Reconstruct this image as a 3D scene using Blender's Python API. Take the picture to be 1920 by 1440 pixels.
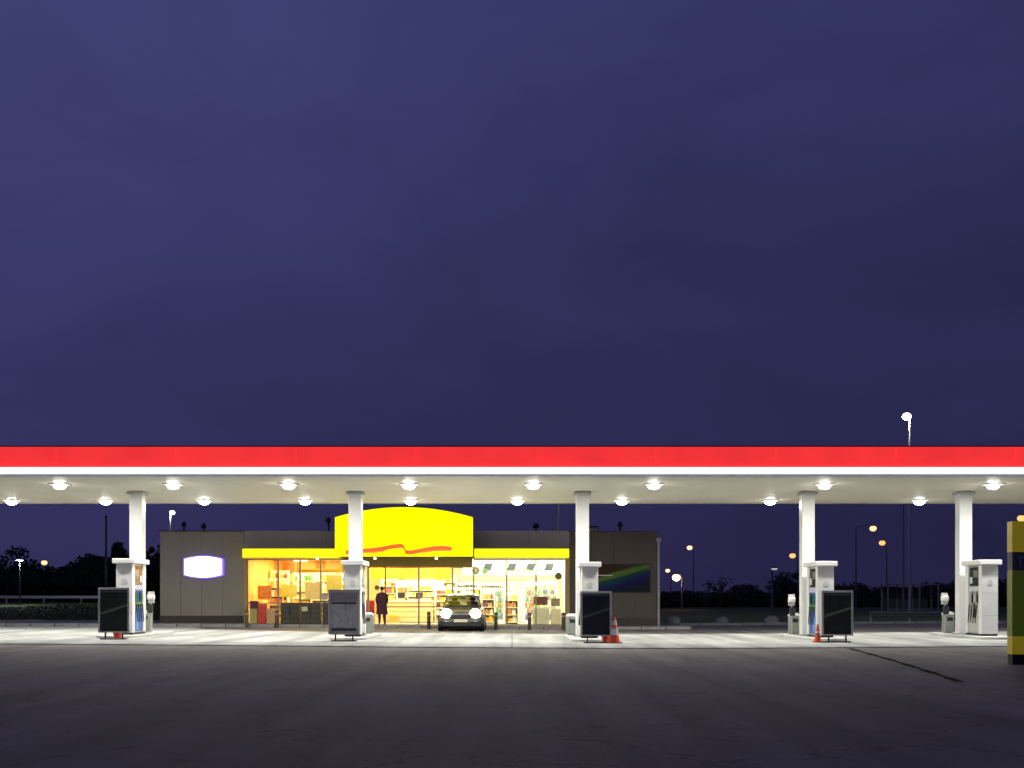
import bpy, bmesh, math, random
from mathutils import Vector, Matrix
random.seed(7)
for o in list(bpy.data.objects): bpy.data.objects.remove(o)
SC = bpy.context.scene
COL = SC.collection

# ------------------------------------------------------------------ camera, sky, exposure
F = 2180.0; H = 1.34                      # focal length in photo pixels, eye height
cd = bpy.data.cameras.new('camera'); cam = bpy.data.objects.new('camera', cd); COL.objects.link(cam)
cd.sensor_width = 36; cd.lens = 36 * F / 1920; cd.shift_y = 400 / 1920
cd.clip_start = 0.1; cd.clip_end = 5000
cam.location = (0, 0, H); cam.rotation_euler = (math.pi / 2, 0, 0)
SC.camera = cam
SC.view_settings.view_transform = 'Standard'; SC.view_settings.look = 'None'
SC.view_settings.exposure = 0; SC.view_settings.gamma = 1; SC.view_settings.use_curve_mapping = False
SC.render.engine = 'CYCLES'
SC.cycles.max_bounces = 8; SC.cycles.diffuse_bounces = 4; SC.cycles.transparent_max_bounces = 12
SC.cycles.sample_clamp_indirect = 4

W = bpy.data.worlds.new('World'); SC.world = W; W.use_nodes = True
nt = W.node_tree; nt.nodes.clear()
def N(t, **k):
    n = nt.nodes.new(t)
    for a, b in k.items(): setattr(n, a, b)
    return n
L = nt.links.new
out = N('ShaderNodeOutputWorld'); bg = N('ShaderNodeBackground')
tc = N('ShaderNodeTexCoord'); sep = N('ShaderNodeSeparateXYZ'); L(tc.outputs['Generated'], sep.inputs[0])
ramp = N('ShaderNodeValToRGB'); ramp.color_ramp.interpolation = 'EASE'
e = ramp.color_ramp.elements
e[0].position = 0.0; e[0].color = (0.025, 0.023, 0.078, 1)
e[1].position = 0.46; e[1].color = (0.044, 0.047, 0.158, 1)
m = ramp.color_ramp.elements.new(0.16); m.color = (0.031, 0.0295, 0.102, 1)
L(sep.outputs['Z'], ramp.inputs[0])
mr = N('ShaderNodeMapRange'); mr.inputs[1].default_value = -0.42; mr.inputs[2].default_value = 0.42
mr.inputs[3].default_value = 1.14; mr.inputs[4].default_value = 0.68
L(sep.outputs['X'], mr.inputs[0])
noi = N('ShaderNodeTexNoise'); noi.inputs['Scale'].default_value = 2.6; noi.inputs['Detail'].default_value = 6; noi.inputs['Roughness'].default_value = 0.55; noi.inputs['Distortion'].default_value = 0.4
mp = N('ShaderNodeMapping'); mp.inputs['Scale'].default_value = (1, 1, 2.2); mp.inputs['Rotation'].default_value = (0, 0.5, 0)
L(tc.outputs['Generated'], mp.inputs[0]); L(mp.outputs[0], noi.inputs['Vector'])
m2 = N('ShaderNodeMapRange'); m2.inputs[1].default_value = 0.3; m2.inputs[2].default_value = 0.7
m2.inputs[3].default_value = 0.80; m2.inputs[4].default_value = 1.17
L(noi.outputs[0], m2.inputs[0])
mul = N('ShaderNodeMath', operation='MULTIPLY'); L(mr.outputs[0], mul.inputs[0]); L(m2.outputs[0], mul.inputs[1])
vm = N('ShaderNodeVectorMath', operation='SCALE'); L(ramp.outputs[0], vm.inputs[0]); L(mul.outputs[0], vm.inputs['Scale'])
sky = N('ShaderNodeTexSky', sky_type='NISHITA'); sky.sun_disc = False
sky.sun_elevation = math.radians(-4); sky.sun_rotation = math.radians(250)
sks = N('ShaderNodeVectorMath', operation='SCALE'); sks.inputs['Scale'].default_value = 0.02
L(sky.outputs[0], sks.inputs[0])
add = N('ShaderNodeVectorMath', operation='ADD'); L(vm.outputs[0], add.inputs[0]); L(sks.outputs[0], add.inputs[1])
L(add.outputs[0], bg.inputs[0]); bg.inputs[1].default_value = 1.0; L(bg.outputs[0], out.inputs[0])

# ------------------------------------------------------------------ helpers
def PX(px, y): return (px - 960) * y / F
def PZ(py, y): return H + (1120 - py) * y / F
def gz(x, y=40.0):
    b = 0.14 * (1 - math.exp(-((x - 3.9) / 13.0) ** 2))
    if y > 74:                                        # verge rises to the far road on the left
        t = min(1, (y - 74) / 50); t = t * t * (3 - 2 * t)
        k = 1 / (1 + math.exp((x + 8) / 6))
        b += 0.62 * t * k
    return b

MATS = {}
def mat(name, col, rough=0.6, metal=0.0, var=0.10, scale=6.0, bump=0.0, bscale=60.0, col2=None, spec=0.4, coat=0.0):
    if name in MATS: return MATS[name]
    m = bpy.data.materials.new(name); m.use_nodes = True; t = m.node_tree
    b = t.nodes['Principled BSDF']
    b.inputs['Roughness'].default_value = rough; b.inputs['Metallic'].default_value = metal
    b.inputs['Specular IOR Level'].default_value = spec; b.inputs['Coat Weight'].default_value = coat
    c = t.nodes.new('ShaderNodeTexCoord'); n = t.nodes.new('ShaderNodeTexNoise')
    n.inputs['Scale'].default_value = scale; n.inputs['Detail'].default_value = 5; n.inputs['Roughness'].default_value = 0.65
    t.links.new(c.outputs['Object'], n.inputs['Vector'])
    r = t.nodes.new('ShaderNodeValToRGB')
    lo = tuple(max(0, v * (1 - var)) for v in col); hi = tuple(min(1, v * (1 + var)) for v in col)
    if col2: lo, hi = col, col2
    r.color_ramp.elements[0].position = 0.32; r.color_ramp.elements[0].color = (*lo, 1)
    r.color_ramp.elements[1].position = 0.68; r.color_ramp.elements[1].color = (*hi, 1)
    t.links.new(n.outputs[0], r.inputs[0]); t.links.new(r.outputs[0], b.inputs['Base Color'])
    mr = t.nodes.new('ShaderNodeMapRange'); mr.inputs[3].default_value = max(0.02, rough - 0.08); mr.inputs[4].default_value = min(1, rough + 0.08)
    t.links.new(n.outputs[0], mr.inputs[0]); t.links.new(mr.outputs[0], b.inputs['Roughness'])
    if bump:
        n2 = t.nodes.new('ShaderNodeTexNoise'); n2.inputs['Scale'].default_value = bscale; n2.inputs['Detail'].default_value = 3
        t.links.new(c.outputs['Object'], n2.inputs['Vector'])
        bp = t.nodes.new('ShaderNodeBump'); bp.inputs['Strength'].default_value = bump; bp.inputs['Distance'].default_value = 0.02
        t.links.new(n2.outputs[0], bp.inputs['Height']); t.links.new(bp.outputs[0], b.inputs['Normal'])
    MATS[name] = m; return m

def glow(name, col, s, var=0.0, scale=1.5):
    if name in MATS: return MATS[name]
    m = bpy.data.materials.new(name); m.use_nodes = True; t = m.node_tree
    b = t.nodes['Principled BSDF']; b.inputs['Base Color'].default_value = (*[min(0.8, c * 0.8) for c in col], 1)
    b.inputs['Roughness'].default_value = 0.35
    b.inputs['Emission Color'].default_value = (*col, 1); b.inputs['Emission Strength'].default_value = s
    if var:
        c = t.nodes.new('ShaderNodeTexCoord'); n = t.nodes.new('ShaderNodeTexNoise'); n.inputs['Scale'].default_value = scale
        t.links.new(c.outputs['Object'], n.inputs['Vector'])
        r = t.nodes.new('ShaderNodeMapRange'); r.inputs[1].default_value = 0.3; r.inputs[2].default_value = 0.7
        r.inputs[3].default_value = s * (1 - var); r.inputs[4].default_value = s * (1 + var)
        t.links.new(n.outputs[0], r.inputs[0]); t.links.new(r.outputs[0], b.inputs['Emission Strength'])
    MATS[name] = m; return m

def glass_mat():
    m = bpy.data.materials.new('window_glass'); m.use_nodes = True; t = m.node_tree; t.nodes.clear()
    o = t.nodes.new('ShaderNodeOutputMaterial'); mx = t.nodes.new('ShaderNodeMixShader')
    tr = t.nodes.new('ShaderNodeBsdfTransparent'); tr.inputs[0].default_value = (0.95, 0.97, 0.95, 1)
    g = t.nodes.new('ShaderNodeBsdfGlossy'); g.inputs['Roughness'].default_value = 0.03
    f = t.nodes.new('ShaderNodeFresnel'); f.inputs[0].default_value = 1.45
    t.links.new(f.outputs[0], mx.inputs[0]); t.links.new(tr.outputs[0], mx.inputs[1]); t.links.new(g.outputs[0], mx.inputs[2])
    t.links.new(mx.outputs[0], o.inputs[0]); return m
GLASS = glass_mat()

class MB:
    def __init__(s): s.v = []; s.f = []; s.mi = []
    def add(s, vs, fs, mi=0):
        k = len(s.v); s.v += [tuple(v) for v in vs]; s.f += [tuple(i + k for i in f) for f in fs]; s.mi += [mi] * len(fs); return s
    def box(s, x0, x1, y0, y1, z0, z1, mi=0):
        return s.add([(x0,y0,z0),(x1,y0,z0),(x1,y1,z0),(x0,y1,z0),(x0,y0,z1),(x1,y0,z1),(x1,y1,z1),(x0,y1,z1)],
                     [(0,3,2,1),(4,5,6,7),(0,1,5,4),(1,2,6,5),(2,3,7,6),(3,0,4,7)], mi)
    def lathe(s, prof, c=(0,0,0), n=16, axis='z', mi=0):
        vs = []; fs = []
        for r, h in prof:
            for i in range(n):
                a = 2 * math.pi * i / n; u, w = r * math.cos(a), r * math.sin(a)
                p = (u, w, h) if axis == 'z' else ((h, u, w) if axis == 'x' else (w, h, u))
                vs.append((c[0]+p[0], c[1]+p[1], c[2]+p[2]))
        for j in range(len(prof) - 1):
            for i in range(n):
                a = j*n+i; b = j*n+(i+1) % n; fs.append((a, b, b+n, a+n))
        fs.append(tuple(reversed(range(n)))); fs.append(tuple(range((len(prof)-1)*n, len(prof)*n)))
        return s.add(vs, fs, mi)
    def tube(s, pts, r, n=8, mi=0):
        pts = [Vector(p) for p in pts]; vs = []; fs = []
        for k, p in enumerate(pts):
            d = (pts[min(k+1, len(pts)-1)] - pts[max(k-1, 0)]).normalized()
            up = Vector((0,0,1)) if abs(d.z) < 0.95 else Vector((1,0,0))
            a = d.cross(up).normalized(); b = d.cross(a).normalized()
            rr = r[k] if isinstance(r, (list, tuple)) else r
            for i in range(n):
                t = 2*math.pi*i/n; vs.append(p + a*rr*math.cos(t) + b*rr*math.sin(t))
        for k in range(len(pts)-1):
            for i in range(n):
                a = k*n+i; b = k*n+(i+1) % n; fs.append((a, b, b+n, a+n))
        fs.append(tuple(reversed(range(n)))); fs.append(tuple(range((len(pts)-1)*n, len(pts)*n)))
        return s.add(vs, fs, mi)
    def prism(s, poly, y0, y1, mi=0):                 # polygon in x,z swept along y
        n = len(poly); vs = [(x, y0, z) for x, z in poly] + [(x, y1, z) for x, z in poly]
        fs = [tuple(range(n)), tuple(reversed(range(n, 2*n)))] + [(i, i+n, (i+1) % n + n, (i+1) % n) for i in range(n)]
        return s.add(vs, fs, mi)
    def loft(s, secs, mi=0, cap=True):
        n = len(secs[0]); vs = [p for sec in secs for p in sec]; fs = []
        for k in range(len(secs)-1):
            for i in range(n):
                a = k*n+i; b = k*n+(i+1) % n; fs.append((a, b, b+n, a+n))
        if cap: fs.append(tuple(reversed(range(n)))); fs.append(tuple(range((len(secs)-1)*n, len(secs)*n)))
        return s.add(vs, fs, mi)

def obj(name, mb, ms, parent=None, loc=(0,0,0), bevel=0.0, smooth=False, kind=None, label=None):
    me = bpy.data.meshes.new(name); me.from_pydata(mb.v, [], mb.f)
    bm = bmesh.new(); bm.from_mesh(me); bmesh.ops.recalc_face_normals(bm, faces=bm.faces); bm.to_mesh(me); bm.free()
    for m in (ms if isinstance(ms, (list, tuple)) else [ms]): me.materials.append(m)
    for p, i in zip(me.polygons, mb.mi): p.material_index = i; p.use_smooth = smooth
    o = bpy.data.objects.new(name, me); COL.objects.link(o); o.location = loc
    if parent: o.parent = parent
    if bevel:
        b = o.modifiers.new('bevel', 'BEVEL'); b.width = bevel; b.segments = 2; b.limit_method = 'ANGLE'
    if smooth:
        try: me.set_sharp_from_angle(angle=math.radians(40))
        except Exception: pass
    if kind: o['kind'] = kind
    if label: o['label'] = label
    return o
def tag(o, label, cat, group=None):
    o['label'] = label; o['category'] = cat
    if group: o['group'] = group
    return o
def thing(name, label, cat, loc=(0,0,0), rz=0, group=None):
    o = bpy.data.objects.new(name, None); COL.objects.link(o); o.location = loc; o.rotation_euler = (0,0,rz)
    o.empty_display_size = 0.2
    return tag(o, label, cat, group)
def dup(root, loc, label, rz=None):
    r = root.copy(); COL.objects.link(r); r.location = loc; r['label'] = label
    if rz is not None: r.rotation_euler = (0,0,rz)
    def rec(a, b):
        for ch in list(a.children):
            c = ch.copy(); COL.objects.link(c); c.parent = b; rec(ch, c)
    rec(root, r); return r
def lamp(name, kind, loc, power, col, parent=None, size=0.4, rot=(0,0,0), spot=None, sy=None):
    l = bpy.data.lights.new(name, kind); l.energy = power; l.color = col
    if kind == 'AREA':
        l.shape = 'DISK' if sy is None else 'RECTANGLE'; l.size = size
        if sy: l.size_y = sy
    elif kind == 'SPOT': l.spot_size = spot; l.spot_blend = 0.5; l.shadow_soft_size = size
    else: l.shadow_soft_size = size
    o = bpy.data.objects.new(name, l); COL.objects.link(o); o.location = loc; o.rotation_euler = rot
    if parent: o.parent = parent
    return o

# palette
WHITE = mat('white_paint', (0.80, 0.80, 0.78), 0.35, var=0.03, scale=2)
CREAM = mat('cream_wall', (0.80, 0.74, 0.58), 0.6, var=0.05, scale=1.5)
GREYP = mat('grey_paint', (0.42, 0.42, 0.41), 0.4, var=0.08)
LGREY = mat('pale_grey_plastic', (0.60, 0.61, 0.60), 0.4, var=0.06)
STEEL = mat('brushed_steel', (0.52, 0.52, 0.51), 0.35, 0.8, var=0.1, scale=12)
DARK = mat('dark_metal', (0.035, 0.035, 0.038), 0.4, 0.3, var=0.2)
BLACK = mat('black_rubber', (0.015, 0.015, 0.016), 0.6, var=0.2)
SCREEN = mat('dark_display', (0.05, 0.055, 0.05), 0.15, var=0.3, scale=9)
BLUE = mat('blue_panel', (0.03, 0.12, 0.42), 0.35, var=0.12)
LBLUE = mat('light_blue_panel', (0.20, 0.38, 0.75), 0.35, var=0.08)
LILAC = mat('lilac_panel', (0.55, 0.52, 0.72), 0.4, var=0.06)
GREEN = mat('green_panel', (0.02, 0.19, 0.10), 0.35, var=0.12)
LIME = mat('lime_panel', (0.30, 0.52, 0.20), 0.4, var=0.1)
ORANGE = mat('cone_orange', (0.75, 0.12, 0.04), 0.5, var=0.12)
RED = mat('red_plastic', (0.60, 0.05, 0.03), 0.4, var=0.12)
BROWNP = mat('brown_wall', (0.105, 0.086, 0.070), 0.8, var=0.10, scale=0.8, bump=0.2, bscale=25)
TAUPE = mat('taupe_wall', (0.28, 0.25, 0.20), 0.8, var=0.07, scale=0.7, bump=0.2, bscale=25)
PARA = mat('parapet_grey', (0.33, 0.285, 0.26), 0.75, var=0.05, scale=0.8)
PLINTH = mat('plinth_dark', (0.07, 0.055, 0.045), 0.85, var=0.15)
LENS = glow('lamp_lens', (1.0, 0.99, 0.94), 32)

# ------------------------------------------------------------------ ground
def sheet(name, xs, ys, z, m, inside=None, kind='structure'):
    mb = MB(); idx = {}
    for j, y in enumerate(ys):
        for i, x in enumerate(xs):
            idx[i, j] = len(mb.v); mb.v.append((x, y, gz(x, y) + z))
    for j in range(len(ys)-1):
        for i in range(len(xs)-1):
            mb.f.append((idx[i,j], idx[i+1,j], idx[i+1,j+1], idx[i,j+1])); mb.mi.append(0)
    return obj(name, mb, m, kind=kind, smooth=True)
def rng(a, b, s):
    n = max(1, int(round((b-a)/s))); return [a + (b-a)*i/n for i in range(n+1)]
GRASS = mat('grass_ground', (0.036, 0.052, 0.004), 0.95, scale=0.35, col2=(0.060, 0.078, 0.010), bump=0.8, bscale=14)
def asphalt(name, c1, c2, seam=False):
    m = mat(name, c1, 0.82, scale=0.45, col2=c2, bump=0.45, bscale=70)
    t = m.node_tree; b = t.nodes['Principled BSDF']
    old = b.inputs['Base Color'].links[0].from_socket
    c = t.nodes.new('ShaderNodeTexCoord')
    sp = t.nodes.new('ShaderNodeTexNoise'); sp.inputs['Scale'].default_value = 55; sp.inputs['Detail'].default_value = 2
    t.links.new(c.outputs['Object'], sp.inputs['Vector'])
    r = t.nodes.new('ShaderNodeMapRange'); r.inputs[1].default_value = 0.3; r.inputs[2].default_value = 0.75; r.inputs[3].default_value = 0.6; r.inputs[4].default_value = 1.5
    t.links.new(sp.outputs[0], r.inputs[0])
    # oil spots and tyre wear
    mp = t.nodes.new('ShaderNodeMapping'); mp.inputs['Scale'].default_value = (1.6, 0.12, 1); t.links.new(c.outputs['Object'], mp.inputs[0])
    w = t.nodes.new('ShaderNodeTexNoise'); w.inputs['Scale'].default_value = 0.9; w.inputs['Detail'].default_value = 4; t.links.new(mp.outputs[0], w.inputs['Vector'])
    r2 = t.nodes.new('ShaderNodeMapRange'); r2.inputs[1].default_value = 0.35; r2.inputs[2].default_value = 0.65; r2.inputs[3].default_value = 0.70; r2.inputs[4].default_value = 1.22
    t.links.new(w.outputs[0], r2.inputs[0])
    mu = t.nodes.new('ShaderNodeMath'); mu.operation = 'MULTIPLY'; t.links.new(r.outputs[0], mu.inputs[0]); t.links.new(r2.outputs[0], mu.inputs[1])
    # fine cracks and round drip stains
    vo = t.nodes.new('ShaderNodeTexVoronoi'); vo.feature = 'DISTANCE_TO_EDGE'; vo.inputs['Scale'].default_value = .42
    wn = t.nodes.new('ShaderNodeTexNoise'); wn.inputs['Scale'].default_value = 2.2; wn.inputs['Detail'].default_value = 5; t.links.new(c.outputs['Object'], wn.inputs['Vector'])
    wa = t.nodes.new('ShaderNodeVectorMath'); wa.operation = 'MULTIPLY_ADD'; wa.inputs[1].default_value = (.9,.9,.9); t.links.new(wn.outputs['Color'], wa.inputs[0]); t.links.new(c.outputs['Object'], wa.inputs[2])
    t.links.new(wa.outputs[0], vo.inputs['Vector'])
    r3 = t.nodes.new('ShaderNodeMapRange'); r3.inputs[1].default_value = 0.0; r3.inputs[2].default_value = .012; r3.inputs[3].default_value = .45; r3.inputs[4].default_value = 1
    t.links.new(vo.outputs[0], r3.inputs[0])
    v2 = t.nodes.new('ShaderNodeTexVoronoi'); v2.inputs['Scale'].default_value = .8; t.links.new(wa.outputs[0], v2.inputs['Vector'])
    r4 = t.nodes.new('ShaderNodeMapRange'); r4.inputs[1].default_value = 0.06; r4.inputs[2].default_value = .22; r4.inputs[3].default_value = .72; r4.inputs[4].default_value = 1
    t.links.new(v2.outputs['Distance'], r4.inputs[0])
    m3 = t.nodes.new('ShaderNodeMath'); m3.operation = 'MULTIPLY'; t.links.new(r3.outputs[0], m3.inputs[0]); t.links.new(r4.outputs[0], m3.inputs[1])
    m4 = t.nodes.new('ShaderNodeMath'); m4.operation = 'MULTIPLY'; t.links.new(mu.outputs[0], m4.inputs[0]); t.links.new(m3.outputs[0], m4.inputs[1]); mu = m4
    vs = t.nodes.new('ShaderNodeVectorMath'); vs.operation = 'SCALE'
    t.links.new(old, vs.inputs[0]); t.links.new(mu.outputs[0], vs.inputs['Scale']); t.links.new(vs.outputs[0], b.inputs['Base Color'])
    return m
ASPH = asphalt('asphalt', (0.125, 0.110, 0.096), (0.200, 0.176, 0.155))
CONC = asphalt('concrete_apron', (0.36, 0.365, 0.34), (0.45, 0.45, 0.42))
CONC.node_tree.nodes['Principled BSDF'].inputs['Specular IOR Level'].default_value = 0.3
for n in CONC.node_tree.nodes:                       # calmer grain on the concrete
    if n.type == 'MAP_RANGE' and abs(n.inputs[3].default_value - 0.6) < 1e-4: n.inputs[3].default_value = 0.9; n.inputs[4].default_value = 1.1
KERB = mat('kerb_concrete', (0.30, 0.29, 0.27), 0.85, var=0.2, scale=2.5, bump=0.3)
PAVE = mat('paving', (0.20, 0.18, 0.16), 0.85, var=0.15, scale=2.0, bump=0.3)

xs = [-900,-600,-400,-250,-160,-110,-80,-60] + rng(-50, 50, 2.5) + [60,80,110,160,250,400,600,900]
ys = [-60,-20] + rng(0, 140, 4) + [160,200,260,340,450,600,900,1500,2500]
sheet('ground', xs, ys, -0.06, GRASS)
sheet('forecourt', rng(-40, 34, 1), rng(-12, 56, 1), 0.0, ASPH)
ap = MB()
def back_edge(x):
    if x < -13: return 47.6
    if x < -11.5: return 47.6 - (x + 13) / 1.5 * 3.8
    if x < -5: return 43.8 - (x + 11.5) / 6.5 * 2.1
    return 41.7
# concrete apron: separate cast slabs with narrow joints
bays = rng(-33, 33, 3.3)
slabroot = thing('concrete_apron', 'pale concrete apron of cast slabs under the canopy', 'paving')
slabroot['kind'] = 'structure'
for k in ('category',): del slabroot[k]
YF = 30.3
for i in range(len(bays)-1):
    x0, x1 = bays[i] + 0.012, bays[i+1] - 0.012
    be = min(back_edge(x0), back_edge(x1)) if x0 < -5 else 41.7
    cuts = [YF, 33.6, 37.4, 41.7] if be < 42.5 else [YF, 33.6, 37.4, 41.7, be]
    for j in range(len(cuts)-1):
        y0, y1 = cuts[j] + 0.012, cuts[j+1] - 0.012
        mb = MB(); nx = 4
        vs = []
        for q in range(nx+1):
            x = x0 + (x1-x0)*q/nx
            g = gz(x)
            if j == len(cuts)-2 and be >= 41.7 and x < -5: yy = back_edge(x) - 0.012
            else: yy = y1
            vs += [(x, y0, g-0.02), (x, y0, g+0.022), (x, yy, g+0.022), (x, yy, g-0.02)]
        fs = []
        for q in range(nx):
            a = q*4
            for c in range(3): fs.append((a+c, a+c+1, a+c+5, a+c+4))
        fs += [(0,1,2,3), (nx*4, nx*4+3, nx*4+2, nx*4+1)]
        mb.add(vs, fs); obj('slab', mb, CONC, slabroot, bevel=0.004)

# shop pavement with kerbstones
SY = 50.3
pv = MB()
for i, x in enumerate(rng(-22, 7.5, 1.0)[:-1]):
    x1 = x + 29.5/30
    pv.add([(x,48.35,gz(x)-.05),(x1,48.35,gz(x1)-.05),(x1,56,gz(x1)-.05),(x,56,gz(x)-.05),
            (x,48.35,gz(x)+.11),(x1,48.35,gz(x1)+.11),(x1,56,gz(x1)+.11),(x,56,gz(x)+.11)], [(4,5,6,7),(0,1,5,4)])
pvo = obj('pavement', pv, PAVE, kind='structure')
kb = MB().box(-0.485, 0.485, -0.075, 0.075, -0.1, 0.13)
k0 = None
for x in rng(-22, 7.4, 1.0)[:-1]:
    if k0 is None: k0 = obj('kerbstone', kb, KERB, pvo, (x+.5, 48.26, gz(x)), bevel=0.015); c = k0
    else: c = k0.copy(); COL.objects.link(c); c.parent = pvo; c.location = (x+.5, 48.26, gz(x)+random.uniform(-.004,.004))

# verge kerbs behind the forecourt, left and right of the shop
def kerb_line(name, x0, x1, y):
    r = bpy.data.objects.new(name, None); COL.objects.link(r); r['kind'] = 'structure'
    first = None
    for x in rng(x0, x1, 1.0)[:-1]:
        if first is None: first = obj('kerbstone', MB().box(-.485,.485,-.09,.09,-.1,.13), KERB, r, (x+.5, y, gz(x)), bevel=0.02)
        else:
            c = first.copy(); COL.objects.link(c); c.parent = r; c.location = (x+.5, y, gz(x)+random.uniform(-.006,.006))
kerb_line('verge_kerb', -38, -22.2, 55.2)
kerb_line('verge_kerb', 7.8, 33, 54.4)

# tarred trench repair curving over the asphalt at lower right
tb = MB(); pts = []
for k in range(22):
    t = k/21; px = 1592 + 150*t + 60*t*t; py = 1216 + 36*t + 26*t*t
    y = (H-0.02)*F/(py-1120); pts.append((PX(px, y), y))
for k in range(21):
    (xa, ya), (xb, yb) = pts[k], pts[k+1]
    w = 0.07 + 0.025*math.sin(k*1.7)
    tb.add([(xa-w,ya,gz(xa)+.005),(xa+w,ya,gz(xa)+.005),(xb+w,yb,gz(xb)+.005),(xb-w,yb,gz(xb)+.005)], [(0,1,2,3)])
obj('tar_seam', tb, mat('tar', (0.012,0.010,0.009), 0.98, spec=0.02), kind='structure')

# ------------------------------------------------------------------ canopy
ZC = 4.72; CY0, CY1 = 32.3, 41.8; CX0, CX1 = -26.0, 24.0
can = thing('petrol_canopy', 'long flat forecourt canopy with glowing red fascia and white light strip', 'canopy', (0, 37, 0))
def cobj(name, mb, m, **k):
    mb.v = [(v[0], v[1]-37, v[2]) for v in mb.v]; return obj(name, mb, m, can, **k)
REDF = glow('red_backlit_fascia', (1.0, 0.038, 0.040), 0.86, 0.07, 0.9)
SOFF = mat('soffit_panel', (0.80, 0.775, 0.64), 0.5, var=0.05, scale=0.7)
cobj('roof_deck', MB().box(CX0+.1, CX1-.1, CY0+.12, CY1-.1, ZC+.06, 5.40), GREYP)
# soffit: long ribbed metal planks joined together (too fine to tell apart)
sf = MB(); yy = CY0 + .13
while yy < CY1 - .1:
    sf.box(CX0+.1, CX1-.1, yy, min(yy+.285, CY1-.1), ZC, ZC+.02); sf.box(CX0+.1, CX1-.1, yy+.285, yy+.30, ZC+.012, ZC+.02); yy += .30
cobj('soffit', sf, SOFF, kind='stuff')
xb = rng(CX0, CX1, 3.4)
for i in range(len(xb)-1):
    cobj('fascia_panel', MB().box(xb[i]+.004, xb[i+1]-.004, CY0, CY0+.10, 4.955, 5.52), REDF)
    cobj('light_strip', MB().box(xb[i]+.002, xb[i+1]-.002, CY0-.03, CY0+.08, 4.80, 4.945), glow('white_light_strip', (0.98, 0.98, 1.0), 4.5))
cobj('edge_trim', MB().box(CX0, CX1, CY0+.01, CY0+.12, 4.70, 4.79), mat('pale_blue_trim', (0.55,0.60,0.65), 0.4))
cobj('fascia_backing', MB().box(CX0, CX1, CY0+.101, CY0+.118, 4.80, 5.50), DARK)
cobj('top_flashing', MB().box(CX0, CX1, CY0-.01, CY0+.12, 5.522, 5.55), mat('maroon_flashing', (0.10,0.008,0.02), 0.5))
cobj('rear_fascia', MB().box(CX0, CX1, CY1-.1, CY1, 4.70, 5.45), mat('rear_fascia_grey', (0.35,0.34,0.30), 0.5))
COLX = [-11.98, -5.0, 2.25, 9.44, 14.45]
for cx in COLX:
    g = gz(cx)
    c = cobj('column', MB().box(cx-.205, cx+.205, 37.0, 37.4, g+.1, ZC-.001), WHITE, bevel=0.03)
    k = obj('column_collar', MB().box(cx-.27, cx+.27, 36.93-37, 37.47-37, ZC-.10, ZC-.03), GREYP, c)
    obj('base_plate', MB().box(cx-.3, cx+.3, 36.9-37, 37.5-37, g+.1, g+.125), STEEL, c)

# canopy downlights
lroot = thing('canopy_light', 'x', 'ceiling light', (0,0,ZC), group='downlights recessed in the canopy soffit')
obj('housing', MB().box(-.26,.26,-.26,.26,-.035,-.002), WHITE, lroot, bevel=.01)
obj('lens', MB().lathe([(.165,-.035),(.18,-.065),(.17,-.105),(.13,-.14),(.08,-.16),(.02,-.165)], n=20), LENS, lroot, smooth=True)  # deep bowl shape stands in for the bloom around the lamp
lamp('downlight', 'AREA', (0,0,-.17), 165, (1.0, 0.985, 0.93), lroot, size=.22)
FR = [112,325,541,767,1000,1226,1546,1862]; BR = [22,198,383,572,770,970,1166,1444,1724]
ordn = ['leftmost','second','third','fourth','fifth','sixth','seventh','eighth','ninth']
first = True
for row, yy, pxs in (('front', 34.6, FR), ('rear', 40.4, BR)):
    for i, px in enumerate(pxs):
        last = i == len(pxs)-1
        lab = ('rightmost downlight' if last else (ordn[i] + (' downlight' if i == 0 else ' downlight from the left'))) + ' in the %s row of the canopy soffit' % row
        loc = (PX(px, yy), yy, ZC)
        if first: lroot.location = loc; lroot['label'] = lab; first = False
        else: dup(lroot, loc, lab)
for px, yy, lb in ((-150, 34.6, 'front row downlight just outside the left picture edge'), (-190, 40.4, 'rear row downlight just outside the left picture edge'), (2060, 34.6, 'front row downlight just outside the right picture edge'), (2060, 40.4, 'rear row downlight just outside the right picture edge')):
    dup(lroot, (PX(px, yy), yy, ZC), lb)

# ------------------------------------------------------------------ pump islands
ISL = [(-11.85,'leftmost'),(-4.9,'second'),(2.3,'third'),(9.47,'fourth'),(14.47,'rightmost')]
for x, w in ISL:
    g = gz(x)
    # rounded kerb island
    poly = []
    mb = MB(); n = 10; ring = []
    for k in range(n+1):
        a = math.pi + math.pi*k/n; ring.append((.55*math.cos(a), 34.75-36.7 + .45*math.sin(a)))
    for k in range(n+1):
        a = math.pi*k/n; ring.append((.55*math.cos(a), 38.7-36.7 + .45*math.sin(a)))
    m_ = len(ring)
    mb.add([(a,b,-.03) for a,b in ring] + [(a,b,.1) for a,b in ring], [tuple(range(m_,2*m_))] + [(i,(i+1)%m_,(i+1)%m_+m_,i+m_) for i in range(m_)])
    o = obj('pump_island', mb, mat('island_concrete', (0.55,0.55,0.52), 0.7, var=.12, scale=3), loc=(x, 36.7, g), bevel=0.02)
    tag(o, {'leftmost':'low kerbed island under the leftmost pump','second':'low kerbed island under the pump in front of the yellow arch','third':'low kerbed island under the middle pump with the tall cone',
            'fourth':'low kerbed island under the blue pump at right','rightmost':'low kerbed island under the rightmost grey pump'}[w], 'kerb island', 'kerbed islands under the pumps')

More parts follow.
